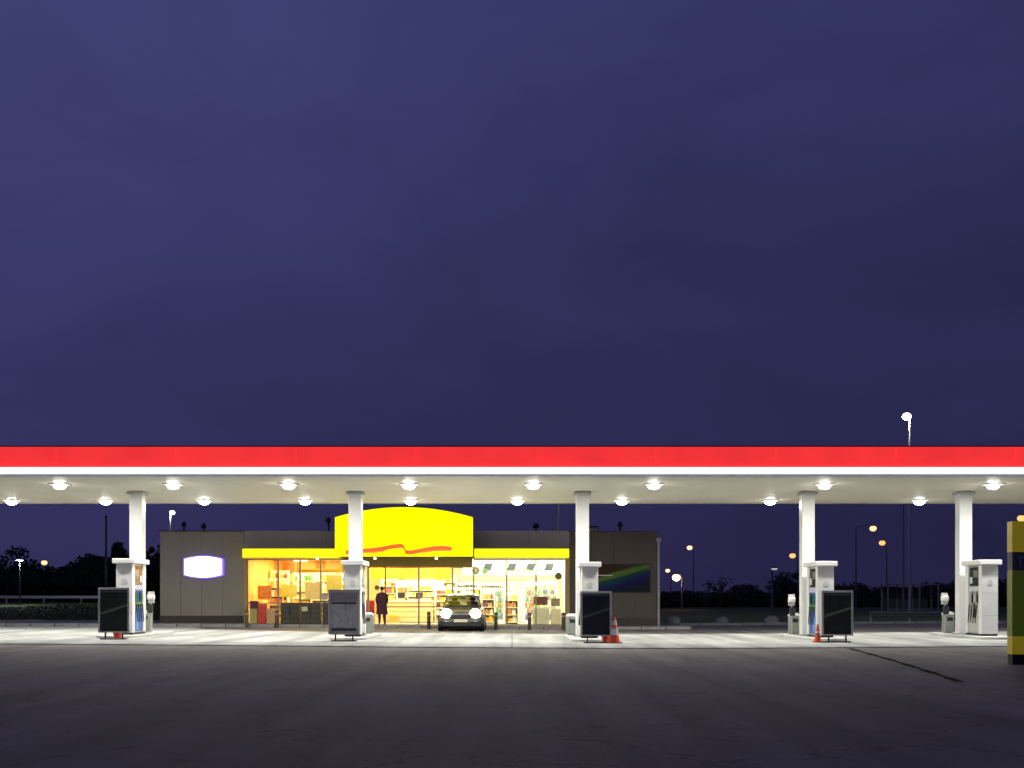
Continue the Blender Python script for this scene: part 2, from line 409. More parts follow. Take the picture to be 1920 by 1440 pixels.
def dispenser(x, label, blue, side):
    r = thing('fuel_dispenser', label, 'fuel pump', (x, 35.85, gz(x)+.1), group='fuel dispensers on the islands')
    for y0, y1 in ((-.65,-.40),(.40,.65)):
        p = obj('end_panel', MB().box(-.25,.25,y0,y1,.06,2.16), WHITE, r, bevel=.015)
    emb = MB().lathe([(.085,-.004),(.085,.004)], (0,-.655,1.62), 18, 'y')
    obj('emblem', emb, LGREY, r)
    for zz in (.62, 1.3):
        obj('panel_seam', MB().box(-.235,.235,-.6515,-.649,zz,zz+.006), GREYP, r)
    obj('plinth', MB().box(-.24,.24,-.62,.62,0,.06), DARK, r)
    obj('cap', MB().box(-.34,.34,-.74,.74,2.16,2.31), WHITE, r, bevel=.02)
    obj('core', MB().box(-.19,.19,-.399,.399,.061,2.155), LGREY if not blue else WHITE, r)
    for s in (-1, 1):
        def sb(name, d, y0, y1, z0, z1, m, **k):
            xa, xb_ = sorted((s*.19, s*(.19+d))); return obj(name, MB().box(xa+ (0.001 if s>0 else 0), xb_-(0.001 if s<0 else 0), y0, y1, z0, z1), m, r, **k)
        sb('display', .03, -.36, .36, 1.52, 2.10, SCREEN, bevel=.006)
        sb('price_screen', .036, -.28, .05, 1.78, 2.0, mat('lcd_green_grey', (0.20,0.22,0.18), 0.2), bevel=.003)
        sb('keypad', .05, .12, .30, 1.60, 1.80, LGREY, bevel=.005)
        if blue:
            sb('header_strip', .035, -.38, .38, 1.34, 1.50, LILAC)
            sb('upper_panel', .03, -.38, .38, 1.08, 1.335, mat('mid_blue_panel', (0.10,0.18,0.48), 0.35))
            sb('green_band', .034, -.38, .38, .82, 1.07, GREEN)
            sb('green_stripe', .04, -.38, .38, .93, .975, LIME)
            sb('lower_panel', .03, -.38, .38, .10, .81, BLUE)
            sb('light_stripe', .036, -.2, -.02, .14, .66, LBLUE)
        else:
            sb('header_strip', .035, -.38, .38, 1.34, 1.50, LGREY)
            sb('upper_panel', .03, -.38, .38, .92, 1.335, mat('warm_grey_panel', (0.50,0.50,0.44), 0.4))
            sb('lower_panel', .03, -.38, .38, .10, .91, mat('pale_grey_lower', (0.55,0.56,0.50), 0.4))
            sb('hose_slot', .034, -.1, .06, .55, .98, BLACK)
        cols = [GREEN, BLUE, BLACK, GREEN] if blue else [BLACK, LGREY, BLACK, LGREY]
        for k in range(4):
            y = -.28 + .185*k; xx = s*.235
            nb = MB().box(xx-.025, xx+.025, y-.03, y+.03, 1.02, 1.26)
            nb.tube([(xx, y, 1.26), (xx+s*.03, y-.04, 1.33), (xx+s*.02, y-.12, 1.37)], [.022,.016,.012], 6)
            noz = obj('nozzle', nb, cols[k], r, bevel=.006)
            pts = [(xx, y, 1.03)]
            for q in range(1, 11):
                t = q/10; pts.append((xx + s*.05*math.sin(math.pi*t), y + .09*t, 1.03 - .60*math.sin(math.pi*t) - .10*t))
            hp = [(p[0], p[1], max(.12, p[2])) for p in pts]
            obj('hose', MB().tube(hp, .010, 6), BLACK, noz, smooth=True)
    return r
dispenser(-11.74, 'white fuel dispenser with blue side panel at the left end of the canopy', True, 1)
dispenser(-4.83, 'white fuel dispenser in front of the yellow arch behind the grey poster', False, 1)
dispenser(2.36, 'white fuel dispenser beside the tall orange and white cone', False, -1)
dispenser(9.5, 'white fuel dispenser with blue side panel right of the shop', True, -1)
dispenser(14.47, 'grey sided fuel dispenser at the right end with no poster stand', False, -1)

# poster stands
def poster_mat(name, base, streak):
    m = mat(name, base, 0.55, var=.35, scale=5, spec=.15); t = m.node_tree; b = t.nodes['Principled BSDF']
    old = b.inputs['Base Color'].links[0].from_socket
    c = t.nodes.new('ShaderNodeTexCoord'); mp = t.nodes.new('ShaderNodeMapping'); mp.inputs['Rotation'].default_value = (0, math.radians(18), 0)
    mp.inputs['Location'].default_value = (0, 0, -.82)
    t.links.new(c.outputs['Object'], mp.inputs[0])
    s = t.nodes.new('ShaderNodeSeparateXYZ'); t.links.new(mp.outputs[0], s.inputs[0])
    r = t.nodes.new('ShaderNodeValToRGB'); r.color_ramp.elements[0].position = .0; r.color_ramp.elements[0].color = (1,1,1,1)
    r.color_ramp.elements[1].position = .05; r.color_ramp.elements[1].color = (0,0,0,1)
    ab = t.nodes.new('ShaderNodeMath'); ab.operation = 'ABSOLUTE'; t.links.new(s.outputs['Z'], ab.inputs[0]); t.links.new(ab.outputs[0], r.inputs[0])
    mx = t.nodes.new('ShaderNodeMix'); mx.data_type = 'RGBA'; t.links.new(r.outputs[0], mx.inputs[0]); t.links.new(old, mx.inputs[6]); mx.inputs[7].default_value = (*streak, 1)
    t.links.new(mx.outputs[2], b.inputs['Base Color']); return m
PB = poster_mat('dark_poster', (0.022, 0.026, 0.024), (0.16, 0.20, 0.13))
PG = mat('grey_poster', (0.42,0.41,0.43), 0.4, var=.35, scale=7)
PBLU = poster_mat('navy_poster', (0.018, 0.02, 0.035), (0.10, 0.13, 0.09))
def stand(x, label, pm_, grey=False):
    r = thing('poster_stand', label, 'poster stand', (x, 33.6, gz(x)+.024), group='poster stands in front of the pumps')
    w = .455; z0, z1 = .19, 1.49
    fm = mat('frame_aluminium', (0.55,0.56,0.55), 0.35, 0.3, var=.05)
    fb = MB().box(-w,-w+.06,-.03,.03,z0,z1).box(w-.06,w,-.03,.03,z0,z1).box(-w+.06,w-.06,-.03,.03,z1-.06,z1).box(-w+.06,w-.06,-.03,.03,z0,z0+.04)
    obj('frame', fb, fm if not grey else GREYP, r, bevel=.006)
    pan = obj('poster', MB().box(-w+.061,w-.061,-.012,.012,z0+.041,z1-.061), pm_, r)
    if grey:
        obj('printed_band', MB().box(-w+.08,w-.10,-.015,-.0125,z0+.10,z0+.19), mat('band_dark', (0.05,0.06,0.065), .4), pan)
        obj('printed_band', MB().box(-w+.08,w-.10,-.015,-.0125,z1-.42,z1-.36), mat('band_dark', (0.05,0.06,0.065), .4), pan)
        obj('printed_header', MB().box(-w+.07,w-.07,-.014,-.0122,z1-.34,z1-.08), mat('mauve_grey_print', (0.30,0.27,0.30), .4), pan)
    else:
        obj('printed_band', MB().box(-w+.08,w-.08,-.015,-.0125,z1-.13,z1-.10), mat('band_pale', (0.13,0.13,0.13), .4), pan)
    for s in (-1,1): obj('leg', MB().box(s*.25-.02,s*.25+.02,-.02,.02,.03,z0-.001), DARK, r)
    obj('base', MB().box(-.36,.36,-.16,.16,0,.03), DARK, r, bevel=.008)
    return r
stand(-11.5, 'aluminium poster stand with black poster before the leftmost pump', PB)
stand(-4.85, 'grey printed poster stand before the pump at the yellow arch', PG, True)
stand(2.43, 'aluminium stand with dark navy poster beside the tall orange and white cone', PBLU)
stand(9.40, 'aluminium stand with black poster before the blue pump right of the shop', PB)

# bins and screen-wash units
def bin_(x, y, label):
    r = thing('litter_bin', label, 'bin', (x, y, gz(x)+.1), group='bins on the pump islands')
    obj('body', MB().lathe([(.15,0),(.19,.06),(.19,.60),(.17,.66)], n=18), mat('bin_grey_green', (.24,.26,.23), .5), r, smooth=True)
    obj('rim', MB().lathe([(.205,.60),(.205,.64),(.12,.70)], n=18), LGREY, r, smooth=True)
    obj('opening', MB().box(-.09,.09,-.2,-.185,.40,.52), BLACK, r)
def towel(x, y, label, hook=True):
    r = thing('towel_dispenser', label, 'paper dispenser', (x, y, gz(x)+.1), group='paper towel dispensers by the columns')
    obj('post', MB().box(-.02,.02,-.02,.02,0,1.0), STEEL, r)
    obj('cover', MB().lathe([(.05,-.11),(.10,-.10),(.11,0),(.10,.10),(.05,.11)], (0,0,1.14), 16, 'x'), WHITE, r, smooth=True)
    obj('mount', MB().box(-.10,.10,.0,.05,.95,1.32), LGREY, r)
    obj('wash_bucket', MB().lathe([(.09,.62),(.11,.9)], (0,-.1,0), 14), DARK, r, smooth=True)
for x, y, w in ((-12.05,38.35,'leftmost pump'),(-4.75,38.35,'pump at the yellow arch'),(1.98,38.35,'middle pump'),(9.30,38.35,'blue pump right of the shop'),(14.38,38.35,'rightmost pump')):
    bin_(x, y, 'small round grey bin behind the column of the ' + w)
towel(-11.72, 37.75, 'white paper towel dispenser beside the column of the leftmost pump')
towel(14.05, 37.75, 'white paper towel dispenser beside the column of the rightmost pump')
towel(9.08, 37.75, 'white paper towel dispenser beside the column of the blue pump right of the shop')

# cones
def cone(x, y, h, label, stripe):
    r = thing('traffic_cone', label, 'traffic cone', (x, y, gz(x)+.023), group='traffic cones by the pumps')
    obj('base', MB().box(-.19*h/.7,.19*h/.7,-.19*h/.7,.19*h/.7,0,.035), ORANGE, r, bevel=.008)
    c = obj('body', MB().lathe([(.14*h/.7,.035),(.025,h)], n=18), ORANGE, r, smooth=True)
    def rr(z): return .14*h/.7 + (.025-.14*h/.7)*(z-.035)/(h-.035) + .004
    for a, b in stripe: obj('stripe', MB().lathe([(rr(a*h),a*h),(rr(b*h),b*h)], n=18), mat('reflective_white', (0.75,0.68,0.66), .4), c, smooth=True)
cone(2.96, 33.55, .76, 'tall orange and white cone right of the navy poster stand', [(.30,.55),(.68,.85)])
cone(8.86, 33.7, .52, 'small orange cone in front of the blue pump at right', [(.5,.62)])
def bucket(x, y, label, h=.22):
    r = thing('bucket', label, 'bucket', (x, y, gz(x)+.023), group='red buckets behind the poster stands')
    obj('body', MB().lathe([(.10,0),(.14,h),(.15,h),(.145,h+.02),(.12,h+.02)], n=18), RED, r, smooth=True)
    obj('handle', MB().tube([(.14*math.cos(a), 0.0, h+.13*math.sin(a)) for a in [math.pi*k/10 for k in range(11)]], .005, 5), STEEL, r)
bucket(-11.55, 34.05, 'red bucket on the ground behind the leftmost poster stand')
bucket(2.74, 33.95, 'red bucket between the navy poster stand and the tall cone')

# ------------------------------------------------------------------ shop building
shop = thing('shop_building', 'low flat roofed forecourt shop with yellow arched sign and glazed front', 'building', (0,0,0))
def so(name, mb, m, par=None, **k): return obj(name, mb, m, par or shop, **k)
FZ = 0.115
def gx(px, y=SY): return PX(px, y)
XL0, XL1, XR0, XR1 = gx(300), gx(457), gx(1068), gx(1232)
ZT = 4.18
YB = 62.0
# left wing, clad in panels
def wing(x0, x1, z1, m, n):
    core = so('wing_core', MB().box(x0+.03, x1-.03, SY+.06, YB, gz(x0)-.05, z1-.02), m)
    d = (x1-x0)/n
    for i in range(n):
        so('wall_panel', MB().box(x0+i*d+.006, x0+(i+1)*d-.006, SY, SY+.055, gz(x0)+.42, z1), m)
    so('plinth', MB().box(x0, x1, SY-.03, SY+.058, gz(x0)+.05, gz(x0)+.41), PLINTH)
    so('coping', MB().box(x0-.05, x1+.05, SY-.05, SY+.12, z1+.001, z1+.05), mat('coping_dark', (.06,.05,.05), .6))
wing(XL0, XL1, ZT, TAUPE, 4)
wing(XR0, XR1, ZT-.02, BROWNP, 4)
# side wall of the left and right wings seen beyond: box core covers it
so('rear_wall', MB().box(XL1-.02, XR0+.02, YB-.2, YB, 0, 4.1), PARA)
so('roof', MB().box(XL1+.001, XR0-.001, SY+.2, YB-.21, 3.32, 3.46), GREYP)
so('shop_floor', MB().box(XL1, XR0, SY-.02, YB-.2, -.05, FZ), mat('shop_floor_tile', (.42,.36,.27), .3, var=.08, scale=1))
so('shop_ceiling', MB().box(XL1+.001, XR0-.001, SY+.25, YB-.21, 3.14, 3.20), mat('ceiling_white', (.8,.76,.62), .7))
# parapet in two lengths
ax0, ax1 = gx(628, 47.9), gx(886, 47.9)
d = (XR0-XL1)/8
for i in range(8):
    so('parapet_panel', MB().box(XL1+i*d+.005, XL1+(i+1)*d-.005, SY+.05, SY+.16, 3.36, 4.22), PARA)
so('header_beam', MB().box(XL1+.001, XR0-.001, SY+.03, SY+.24, 3.01, 3.35), GREYP)
# yellow awning band
YEL = glow('yellow_backlit_panel', (1.0, 0.93, 0.0), 1.12, 0.03, 0.8)
YELB = glow('yellow_band_panel', (1.0, 0.90, 0.01), 0.98, 0.06, 0.5)
bx0, bx1 = gx(455, 49.3), gx(1067, 49.3)
n = 9; d = (bx1-bx0)/n
for i in range(n):
    so('awning_panel', MB().box(bx0+i*d+.003, bx0+(i+1)*d-.003, 49.25, SY+.02, 3.04, 3.40), YELB)
so('awning_cap', MB().box(bx0-.02, bx1+.02, 49.20, SY+.02, 3.403, 3.45), mat('olive_casing', (.16,.15,.03), .6))
for _m in (YEL, YELB): _m.node_tree.nodes['Principled BSDF'].inputs['Specular IOR Level'].default_value = .05
# arched sign box
def arc(x): 
    t = (x-(ax0+ax1)/2)/((ax1-ax0)/2); return PZ(951,47.9) - (PZ(951,47.9)-PZ(970,47.9))*t*t
poly = [(ax0, PZ(1043,47.9)), (ax1, PZ(1043,47.9))] + [(ax1+(ax0-ax1)*k/24, arc(ax1+(ax0-ax1)*k/24)) for k in range(25)]
arch = so('arched_sign', MB().prism(poly, 47.9, 48.15), YEL)
rim = [(ax0-.03, PZ(1043,47.9)+.0), (ax1+.03, PZ(1043,47.9)+.0)] + [(ax1+.03+(ax0-ax1-.06)*k/24, arc(ax1+(ax0-ax1)*k/24)+.04) for k in range(25)]
so('sign_casing', MB().prism(rim, 48.155, SY+.02), mat('olive_casing', (.16,.15,.03), .6))
# red and orange ribbon on the sign
def ribbon(pts, m, w, yo):
    mb = MB(); P = [(PX(a,47.85), PZ(b,47.85)) for a,b in pts]
    for k in range(len(P)-1):
        a, b = P[k], P[k+1]
        mb.add([(a[0],47.87-yo,a[1]-w),(b[0],47.87-yo,b[1]-w),(b[0],47.87-yo,b[1]+w),(a[0],47.87-yo,a[1]+w),
                (a[0],47.90-yo*.5,a[1]-w),(b[0],47.90-yo*.5,b[1]-w),(b[0],47.90-yo*.5,b[1]+w),(a[0],47.90-yo*.5,a[1]+w)],
               [(0,1,2,3),(4,7,6,5),(0,4,5,1),(3,2,6,7),(0,3,7,4),(1,5,6,2)])
    return obj('ribbon', mb, m, arch)
RIB = glow('red_ribbon_print', (0.72,0.10,0.0), .9)
RIB2 = glow('orange_ribbon_print', (0.95,0.30,0.01), .8)
P1 = [(648,1036),(665,1033),(690,1032),(715,1029),(735,1025),(752,1023),(757,1026),(760,1035),(770,1036),(790,1032),(812,1028),(830,1027),(847,1029)]
ribbon(P1, RIB, .085, 0.004); ribbon([(a,b+4) for a,b in P1[2:6]+P1[8:]][:0] or [(790,1036),(812,1033),(830,1032),(845,1033)], RIB2, .03, 0.012)
ribbon([(680,1036),(700,1036),(722,1033)], RIB2, .03, 0.012)
# entrance portal beam under the arch
so('portal_beam', MB().box(gx(650), gx(886), SY-.25, SY-.001, PZ(1063,SY), 3.035), mat('portal_brown', (.42,.30,.06), .5))
for px in (595, 703, 818):
    dl = so('awning_downlight', MB().lathe([(.05,0),(.06,-.03),(.03,-.06)], (PX(px,48.9), 48.9, 3.0-.0), 12), glow('warm_lens', (1,.9,.45), 7), smooth=True)
    lamp('awning_spot', 'SPOT', (PX(px,48.9), 48.9, 2.9), 14, (1,.86,.5), shop, size=.05, spot=math.radians(110))

# glazed front: windows (frame, pane) between mullions
MUL = mat('mullion_tan', (.42,.33,.20), .45)
def window(x0, x1, z0, z1, name='window', rail=None):
    t = .035; y0, y1 = SY+.06, SY+.14
    fb = MB().box(x0,x0+t,y0,y1,z0,z1).box(x1-t,x1,y0,y1,z0,z1).box(x0+t,x1-t,y0,y1,z0,z0+.05).box(x0+t,x1-t,y0,y1,z1-.05,z1)
    w = so(name, fb, MUL)
    if rail: obj('rail', MB().box(x0+t,x1-t,y0+.005,y1-.005,rail,rail+.05), MUL, w)
    obj('pane', MB().box(x0+t,x1-t,SY+.095,SY+.105,z0+.05,z1-.05), GLASS, w)
edges = [463, 521, 562, 601, 645, 690]
for a, b in zip(edges[:-1], edges[1:]): window(gx(a)+.003, gx(b)-.003, FZ+.005, 3.005, rail=PZ(1132,SY))
for a, b in ((690,722),(848,888)): window(gx(a)+.003, gx(b)-.003, FZ+.005, 2.665)
for a, b in ((722,785),(785,848)):                     # sliding doors
    window(gx(a)+.003, gx(b)-.003, FZ+.005, 2.665, name='sliding_door', rail=.9)
for a, b in ((888,950),(950,1005),(1005,1061)): window(gx(a)+.003, gx(b)-.003, FZ+.005, 3.005)
so('end_pier', MB().box(gx(1061), XR0-.001, SY-.02, SY+.25, FZ, 3.005), mat('ochre_pier', (.42,.28,.10), .6))
so('end_pier', MB().box(XL1+.001, gx(463), SY-.02, SY+.25, FZ, 3.005), mat('ochre_pier', (.42,.28,.10), .6))
so('awning_soffit_strip', MB().box(gx(888), gx(1060), 49.32, SY-.02, 2.985, 3.035), mat('awning_soffit_cream', (.8,.72,.4), .5))  # plain coloured soffit strips, cream at right and orange at left
so('awning_soffit_strip', MB().box(gx(463), gx(578), 49.32, SY-.02, 2.985, 3.035), mat('awning_soffit_orange', (.75,.42,.12), .5))

# interior fixed linings: part of the building
IY = 58.0
def ibox(name, px0, px1, py0, py1, y, m, dpt=.06, par=None, **k):
    return so(name, MB().box(PX(px0,y), PX(px1,y), y, y+dpt, PZ(py1,y), PZ(py0,y)), m, par, **k)
so('partition_wall', MB().box(PX(470,IY), PX(645,IY), IY+.3, IY+.4, FZ, 3.13), mat('yellow_wall', (.80,.56,.08), .6))
so('partition_wall', MB().box(PX(645,IY)+.002, PX(850,IY), IY+.3, IY+.4, FZ, 3.13), mat('cream_back_wall', (.80,.64,.33), .6))
so('partition_wall', MB().box(PX(850,IY)+.002, PX(1080,IY), IY+.3, IY+.4, FZ, 3.13), mat('white_back_wall', (.82,.82,.66), .6))
so('side_lining', MB().box(XL1+.001, XL1+.06, SY+.3, IY+.3, FZ, 3.13), mat('orange_lining', (.78,.50,.14), .6))
so('side_lining', MB().box(XR0-.06, XR0-.001, SY+.3, IY+.3, FZ, 3.13), CREAM)
for x in (-10.3, -7.6, -4.9, -2.2, 0.4, 1.9):
    for y in (52.0, 54.4, 56.8):
        so('ceiling_panel_light', MB().box(x-.3,x+.3,y-.3,y+.3,3.105,3.138), glow('warm_panel_light', (1.0,.86,.55), 5))
for x, p, c in ((-9.6, 430, (1,.66,.28)), (-6.6, 500, (1,.74,.34)), (-3.4, 560, (1,.82,.46)), (-.6, 430, (1,.92,.66)), (1.6, 400, (1,.93,.70))):
    lamp('shop_ceiling_light', 'AREA', (x, 53.9, 3.09), p, c, shop, size=2.4, sy=5.0)

# header boards and pictures inside, each its own thing
def board(name, px0, px1, py0, py1, y, m, label, cat, dpt=.08, parts=()):
    o = obj(name, MB().box(PX(px0,y), PX(px1,y), -.0, dpt, PZ(py1,y)-PZ(py0,y)+0, 0), m, loc=(0, y, PZ(py0,y)))
    cx = (PX(px0,y)+PX(px1,y))/2
    for v in o.data.vertices: v.co.x -= cx
    o.location.x = cx
    tag(o, label, cat)
    for (pn, a, b, c, d_, pm_) in parts:
        obj(pn, MB().box(PX(a,y)-cx, PX(b,y)-cx, -.012, -.001, PZ(d_,y)-PZ(py0,y), PZ(c,y)-PZ(py0,y)), pm_, o)
    return o
ORB = glow('orange_sign_face', (0.90,0.25,0.03), .55, .2, 1.2)
ORB2 = glow('amber_sign_face', (1.0,0.42,0.03), .22, .12, 1.2); ORB2.node_tree.nodes['Principled BSDF'].inputs['Base Color'].default_value = (.62,.26,.02,1)
YLB = glow('yellow_sign_face', (1.0,0.78,0.02), .9, .12, 1.2)
WHB = glow('menu_board_face', (1.0,0.95,0.72), 1.25, .05, 2)
DKO = mat('dark_orange_print', (.50,.14,.01), .5)
board('header_board', 473, 556, 1052, 1077, 56.6, ORB, 'deep orange header board inside the left windows', 'sign',
      parts=[('printed_panel',480,508,1057,1072,DKO),('printed_panel',530,553,1056,1075,DKO)])
board('yellow_board', 471, 580, 1078, 1090, 56.5, YLB, 'long yellow strip sign below the deep orange header board', 'sign')
board('header_board', 558, 640, 1050, 1068, 56.9, ORB, 'orange header board left of the pump at the yellow arch', 'sign',
      parts=[('printed_panel',592,610,1052,1066,DKO)])
board('header_board', 692, 846, 1062, 1085, 56.0, ORB2, 'amber header board above the counter seen under the portal beam', 'sign',
      parts=[('yellow_disc',815,843,1064,1084,glow('yellow_disc_face',(1,.62,0),.45)),('yellow_disc',696,722,1064,1084,glow('yellow_disc_face',(1,.62,0),.45))])
board('menu_board', 722, 772, 1088, 1101, 56.2, WHB, 'white lit menu board above the left half of the counter', 'menu board')
board('menu_board', 776, 832, 1088, 1101, 56.2, WHB, 'white lit menu board above the right half of the counter', 'menu board')
board('menu_board', 572, 640, 1076, 1098, 56.4, glow('lemon_board_face', (1,.92,.30), 1.0, .25, 3), 'lemon yellow lit board behind the left windows near the pump', 'menu board')
# white header fascia on the right with slanted teal pictures
board('header_board', 868, 1060, 1050, 1078, 55.4, glow('pale_green_white_face', (.95,1.0,.80), .95, .04), 'pale white header board with teal pictures inside the right windows', 'sign')
TEAL = mat('teal_picture', (.028,.045,.06), .4, var=.4, scale=8)
for k, (a, lab) in enumerate(((905,'leftmost slanted teal picture on the white header board'),(950,'second slanted teal picture on the white header board'),
               (985,'third slanted teal picture on the white header board'),(1020,'rightmost slanted teal picture on the white header board'))):
    y = 55.34; w = 15; x0 = PX(a,y); x1 = PX(a+w,y); z0 = PZ(1070,y); z1 = PZ(1056,y); sk = .12
    mb = MB().prism([(x0-x0,z0-z0),(x1-x0,0),(x1-x0+sk,z1-z0),(sk,z1-z0)], -.02, .03)
    tag(obj('picture', mb, TEAL, loc=(x0,y,z0)), lab, 'picture', 'teal pictures on the white header')
def disc(px, py, r, y, m, label, ring=None):
    o = obj('round_sign', MB().lathe([(r,-.02),(r,.02)], (0,0,0), 24, 'y'), m, loc=(PX(px,y), y, PZ(py,y)))
    tag(o, label, 'sign')
    if ring: obj('centre', MB().lathe([(r*.6,-.03),(r*.6,-.021)], (0,0,0), 20, 'y'), ring, o)
disc(1047, 1080, .16, 51.0, mat('dark_olive', (.09,.07,.02), .5), 'dark round sign hanging at the right end of the windows')
disc(892, 1070, .17, 51.4, mat('olive_ring', (.32,.33,.08), .5), 'round olive and white sign by the portal beam', WHITE)
disc(909, 1071, .13, 51.8, LIME, 'small round green sign beside the olive round sign')
disc(707, 1102, .11, 51.6, mat('brown_olive', (.15,.10,.03), .5), 'small round brown sign left of the sliding doors')
# orange arc graphic
mb = MB()
for k in range(14):
    a0 = math.radians(25+130*k/14); a1 = math.radians(25+130*(k+1)/14); R0, R1 = .42, .52
    mb.prism([(R0*math.cos(a0),R0*math.sin(a0)*.6),(R1*math.cos(a0),R1*math.sin(a0)*.6),(R1*math.cos(a1),R1*math.sin(a1)*.6),(R0*math.cos(a1),R0*math.sin(a1)*.6)],-.02,.02)
tag(obj('arc_sign', mb, mat('burnt_orange', (.62,.28,.08), .5), loc=(PX(978,55.2),55.25,PZ(1078,55.2))), 'burnt orange arc on the white header board', 'sign')
# shelf sign: row of small dark letters that cannot be read
def letters(px0, px1, py, y, label):
    r = thing('letter_sign', label, 'sign', (PX(px0,y), y, PZ(py,y)))
    obj('board', MB().box(-.08, PX(px1,y)-PX(px0,y)+.08, 0, .03, -.16, .16), mat('letter_board_white', (.8,.8,.7), .5), r)
    x = 0
    while x < PX(px1,y)-PX(px0,y)-.08:
        w = random.uniform(.05,.10); h = random.choice([.06,.09,.08])
        obj('letter', MB().box(x, x+w, -.02, -.001, -.05, h-.03), mat('letter_dark', (.04,.04,.03), .5), r); x += w+.02
letters(858, 898, 1099, 54.6, 'white strip with small dark lettering above the car roof')
letters(903, 945, 1100, 54.6, 'white strip with small dark lettering right of the car')

# shelves with goods
PALN = [(.75,.10,.06),(.85,.55,.05),(.80,.75,.62),(.10,.30,.12),(.12,.16,.42),(.85,.82,.75),(.62,.30,.10),(.28,.08,.10),(.85,.72,.15)]
PAL = [mat('goods_%s' % n_, c, .4, var=.15, scale=8) for n_, c in zip(['red','amber','cream','green','navy','white','brown','maroon','yellow'], PALN)]
def shelf(x0, x1, y, z1, rows, label, pal, frame=CREAM, depth=.45, base=FZ):
    r = thing('goods_shelf', label, 'shelf unit', ((x0+x1)/2, y, base)); w = (x1-x0)/2
    obj('back_board', MB().box(-w, w, depth-.03, depth, 0, z1), frame, r)
    for s in (-1,1): obj('upright', MB().box(s*w-.02, s*w+.02, 0, depth-.031, 0, z1), frame, r)
    g = MB()
    for k in range(rows):
        z = .10 + k*(z1-.12)/rows
        obj('shelf_board', MB().box(-w+.021, w-.021, 0, depth-.031, z-.03, z), frame, r)
        x = -w+.04
        while x < w-.12:
            ww = random.uniform(.05,.12); hh = (z1-.12)/rows*random.uniform(.5,.82); c = random.choice(pal)
            for _ in range(random.choice([1,2,3])):
                if x+ww > w-.03: break
                g.box(x, x+ww-.01, .03+random.uniform(0,.06), .3, z+.001, z+hh, c); x += ww
            x += random.uniform(0,.03)
    if g.f: obj('goods', g, PAL, r, kind='stuff')
    return r
shelf(gx(480), gx(516), 53.0, 2.1, 5, 'shelf of red and amber goods inside the leftmost window', [0,1,5,6,8,2])
shelf(gx(524), gx(560), 53.4, 1.9, 5, 'shelf of yellow goods inside the second window from the left', [8,1,5,8,2,3])
shelf(gx(566), gx(606), 52.8, 1.8, 5, 'shelf of white and yellow goods inside the third window', [5,5,8,2,5,4])
shelf(gx(612), gx(642), 53.6, 2.0, 5, 'shelf of amber goods partly behind the grey poster stand', [8,1,5,0])
shelf(gx(745), gx(800), 55.3, 1.9, 6, 'cream shelf of pale goods behind the sliding doors', [2,5,2,6,1,2])
shelf(gx(804), gx(846), 54.9, 1.7, 5, 'brown goods shelf seen at the right sliding door', [6,2,7,1,5])
shelf(gx(900), gx(925), 53.4, 1.5, 4, 'low shelf of brown and amber goods right of the car', [6,1,2,6,7])
shelf(gx(946), gx(972), 53.0, 1.45, 4, 'low shelf of brown goods in front of the white interior door', [6,6,1,7,2])
AM = [1,8,0,6,0,8,2,7]
shelf(gx(466), gx(500), 55.0, 2.5, 6, 'tall amber goods shelf at the far left inside the shop', AM)
shelf(gx(508), gx(548), 55.4, 2.4, 6, 'tall yellow goods shelf behind the second window', [8,1,0,6,5,3])
shelf(gx(556), gx(596), 55.0, 2.4, 6, 'tall pale goods shelf behind the third window', [5,8,5,2,1])
shelf(gx(602), gx(650), 55.4, 2.4, 6, 'tall yellow goods shelf behind the grey poster stand', [8,5,1,2])
shelf(gx(690), gx(722), 55.2, 2.1, 6, 'amber goods shelf behind the person in the long coat', AM)
shelf(gx(730), gx(850), 57.2, 2.35, 6, 'long back wall shelf of pale packets behind the counter', [2,5,6,2,5,1])
shelf(gx(856), gx(894), 56.6, 2.0, 6, 'cream goods shelf behind the car roof', [5,2,6,1,5])
for px, lab in ((752,'grey till on the left half of the shop counter'),(786,'grey till on the right half of the shop counter')):
    rt_ = thing('till', lab, 'till', (gx(px,54.6), 54.6, FZ+1.052)); obj('base', MB().box(-.18,.18,-.15,.15,0,.10), GREYP, rt_); obj('monitor', MB().box(-.17,.17,.02,.05,.14,.40), DARK, rt_); obj('monitor_arm', MB().box(-.02,.02,.03,.04,.1,.14), DARK, rt_)
# loose posters hanging in the left windows
POSC = lambda n_, c, c2: mat(n_, c, .5, scale=6, col2=c2)
for (a, b, c_, d_, y, m_, lab) in ((483,509,1098,1124,52.0,POSC('poster_red_orange',(.62,.12,.04),(.75,.40,.12)),'red orange poster hanging in the leftmost window'),
        (571,600,1092,1124,51.9,POSC('poster_white_yellow',(.82,.80,.62),(.85,.70,.12)),'white and yellow poster hanging in the third window'),
        (612,641,1078,1110,51.9,POSC('poster_lemon',(.85,.70,.05),(.85,.80,.35)),'lemon poster hanging left of the pump at the yellow arch'),
        (527,556,1096,1120,52.2,POSC('poster_lime',(.70,.75,.15),(.85,.62,.05)),'lime and amber poster hanging in the second window')):
    o = obj('window_poster', MB().box(PX(a,y)-PX((a+b)/2,y), PX(b,y)-PX((a+b)/2,y), 0, .02, 0, PZ(c_,y)-PZ(d_,y)), m_, loc=(PX((a+b)/2,y), y, PZ(d_,y)))
    tag(o, lab, 'poster')
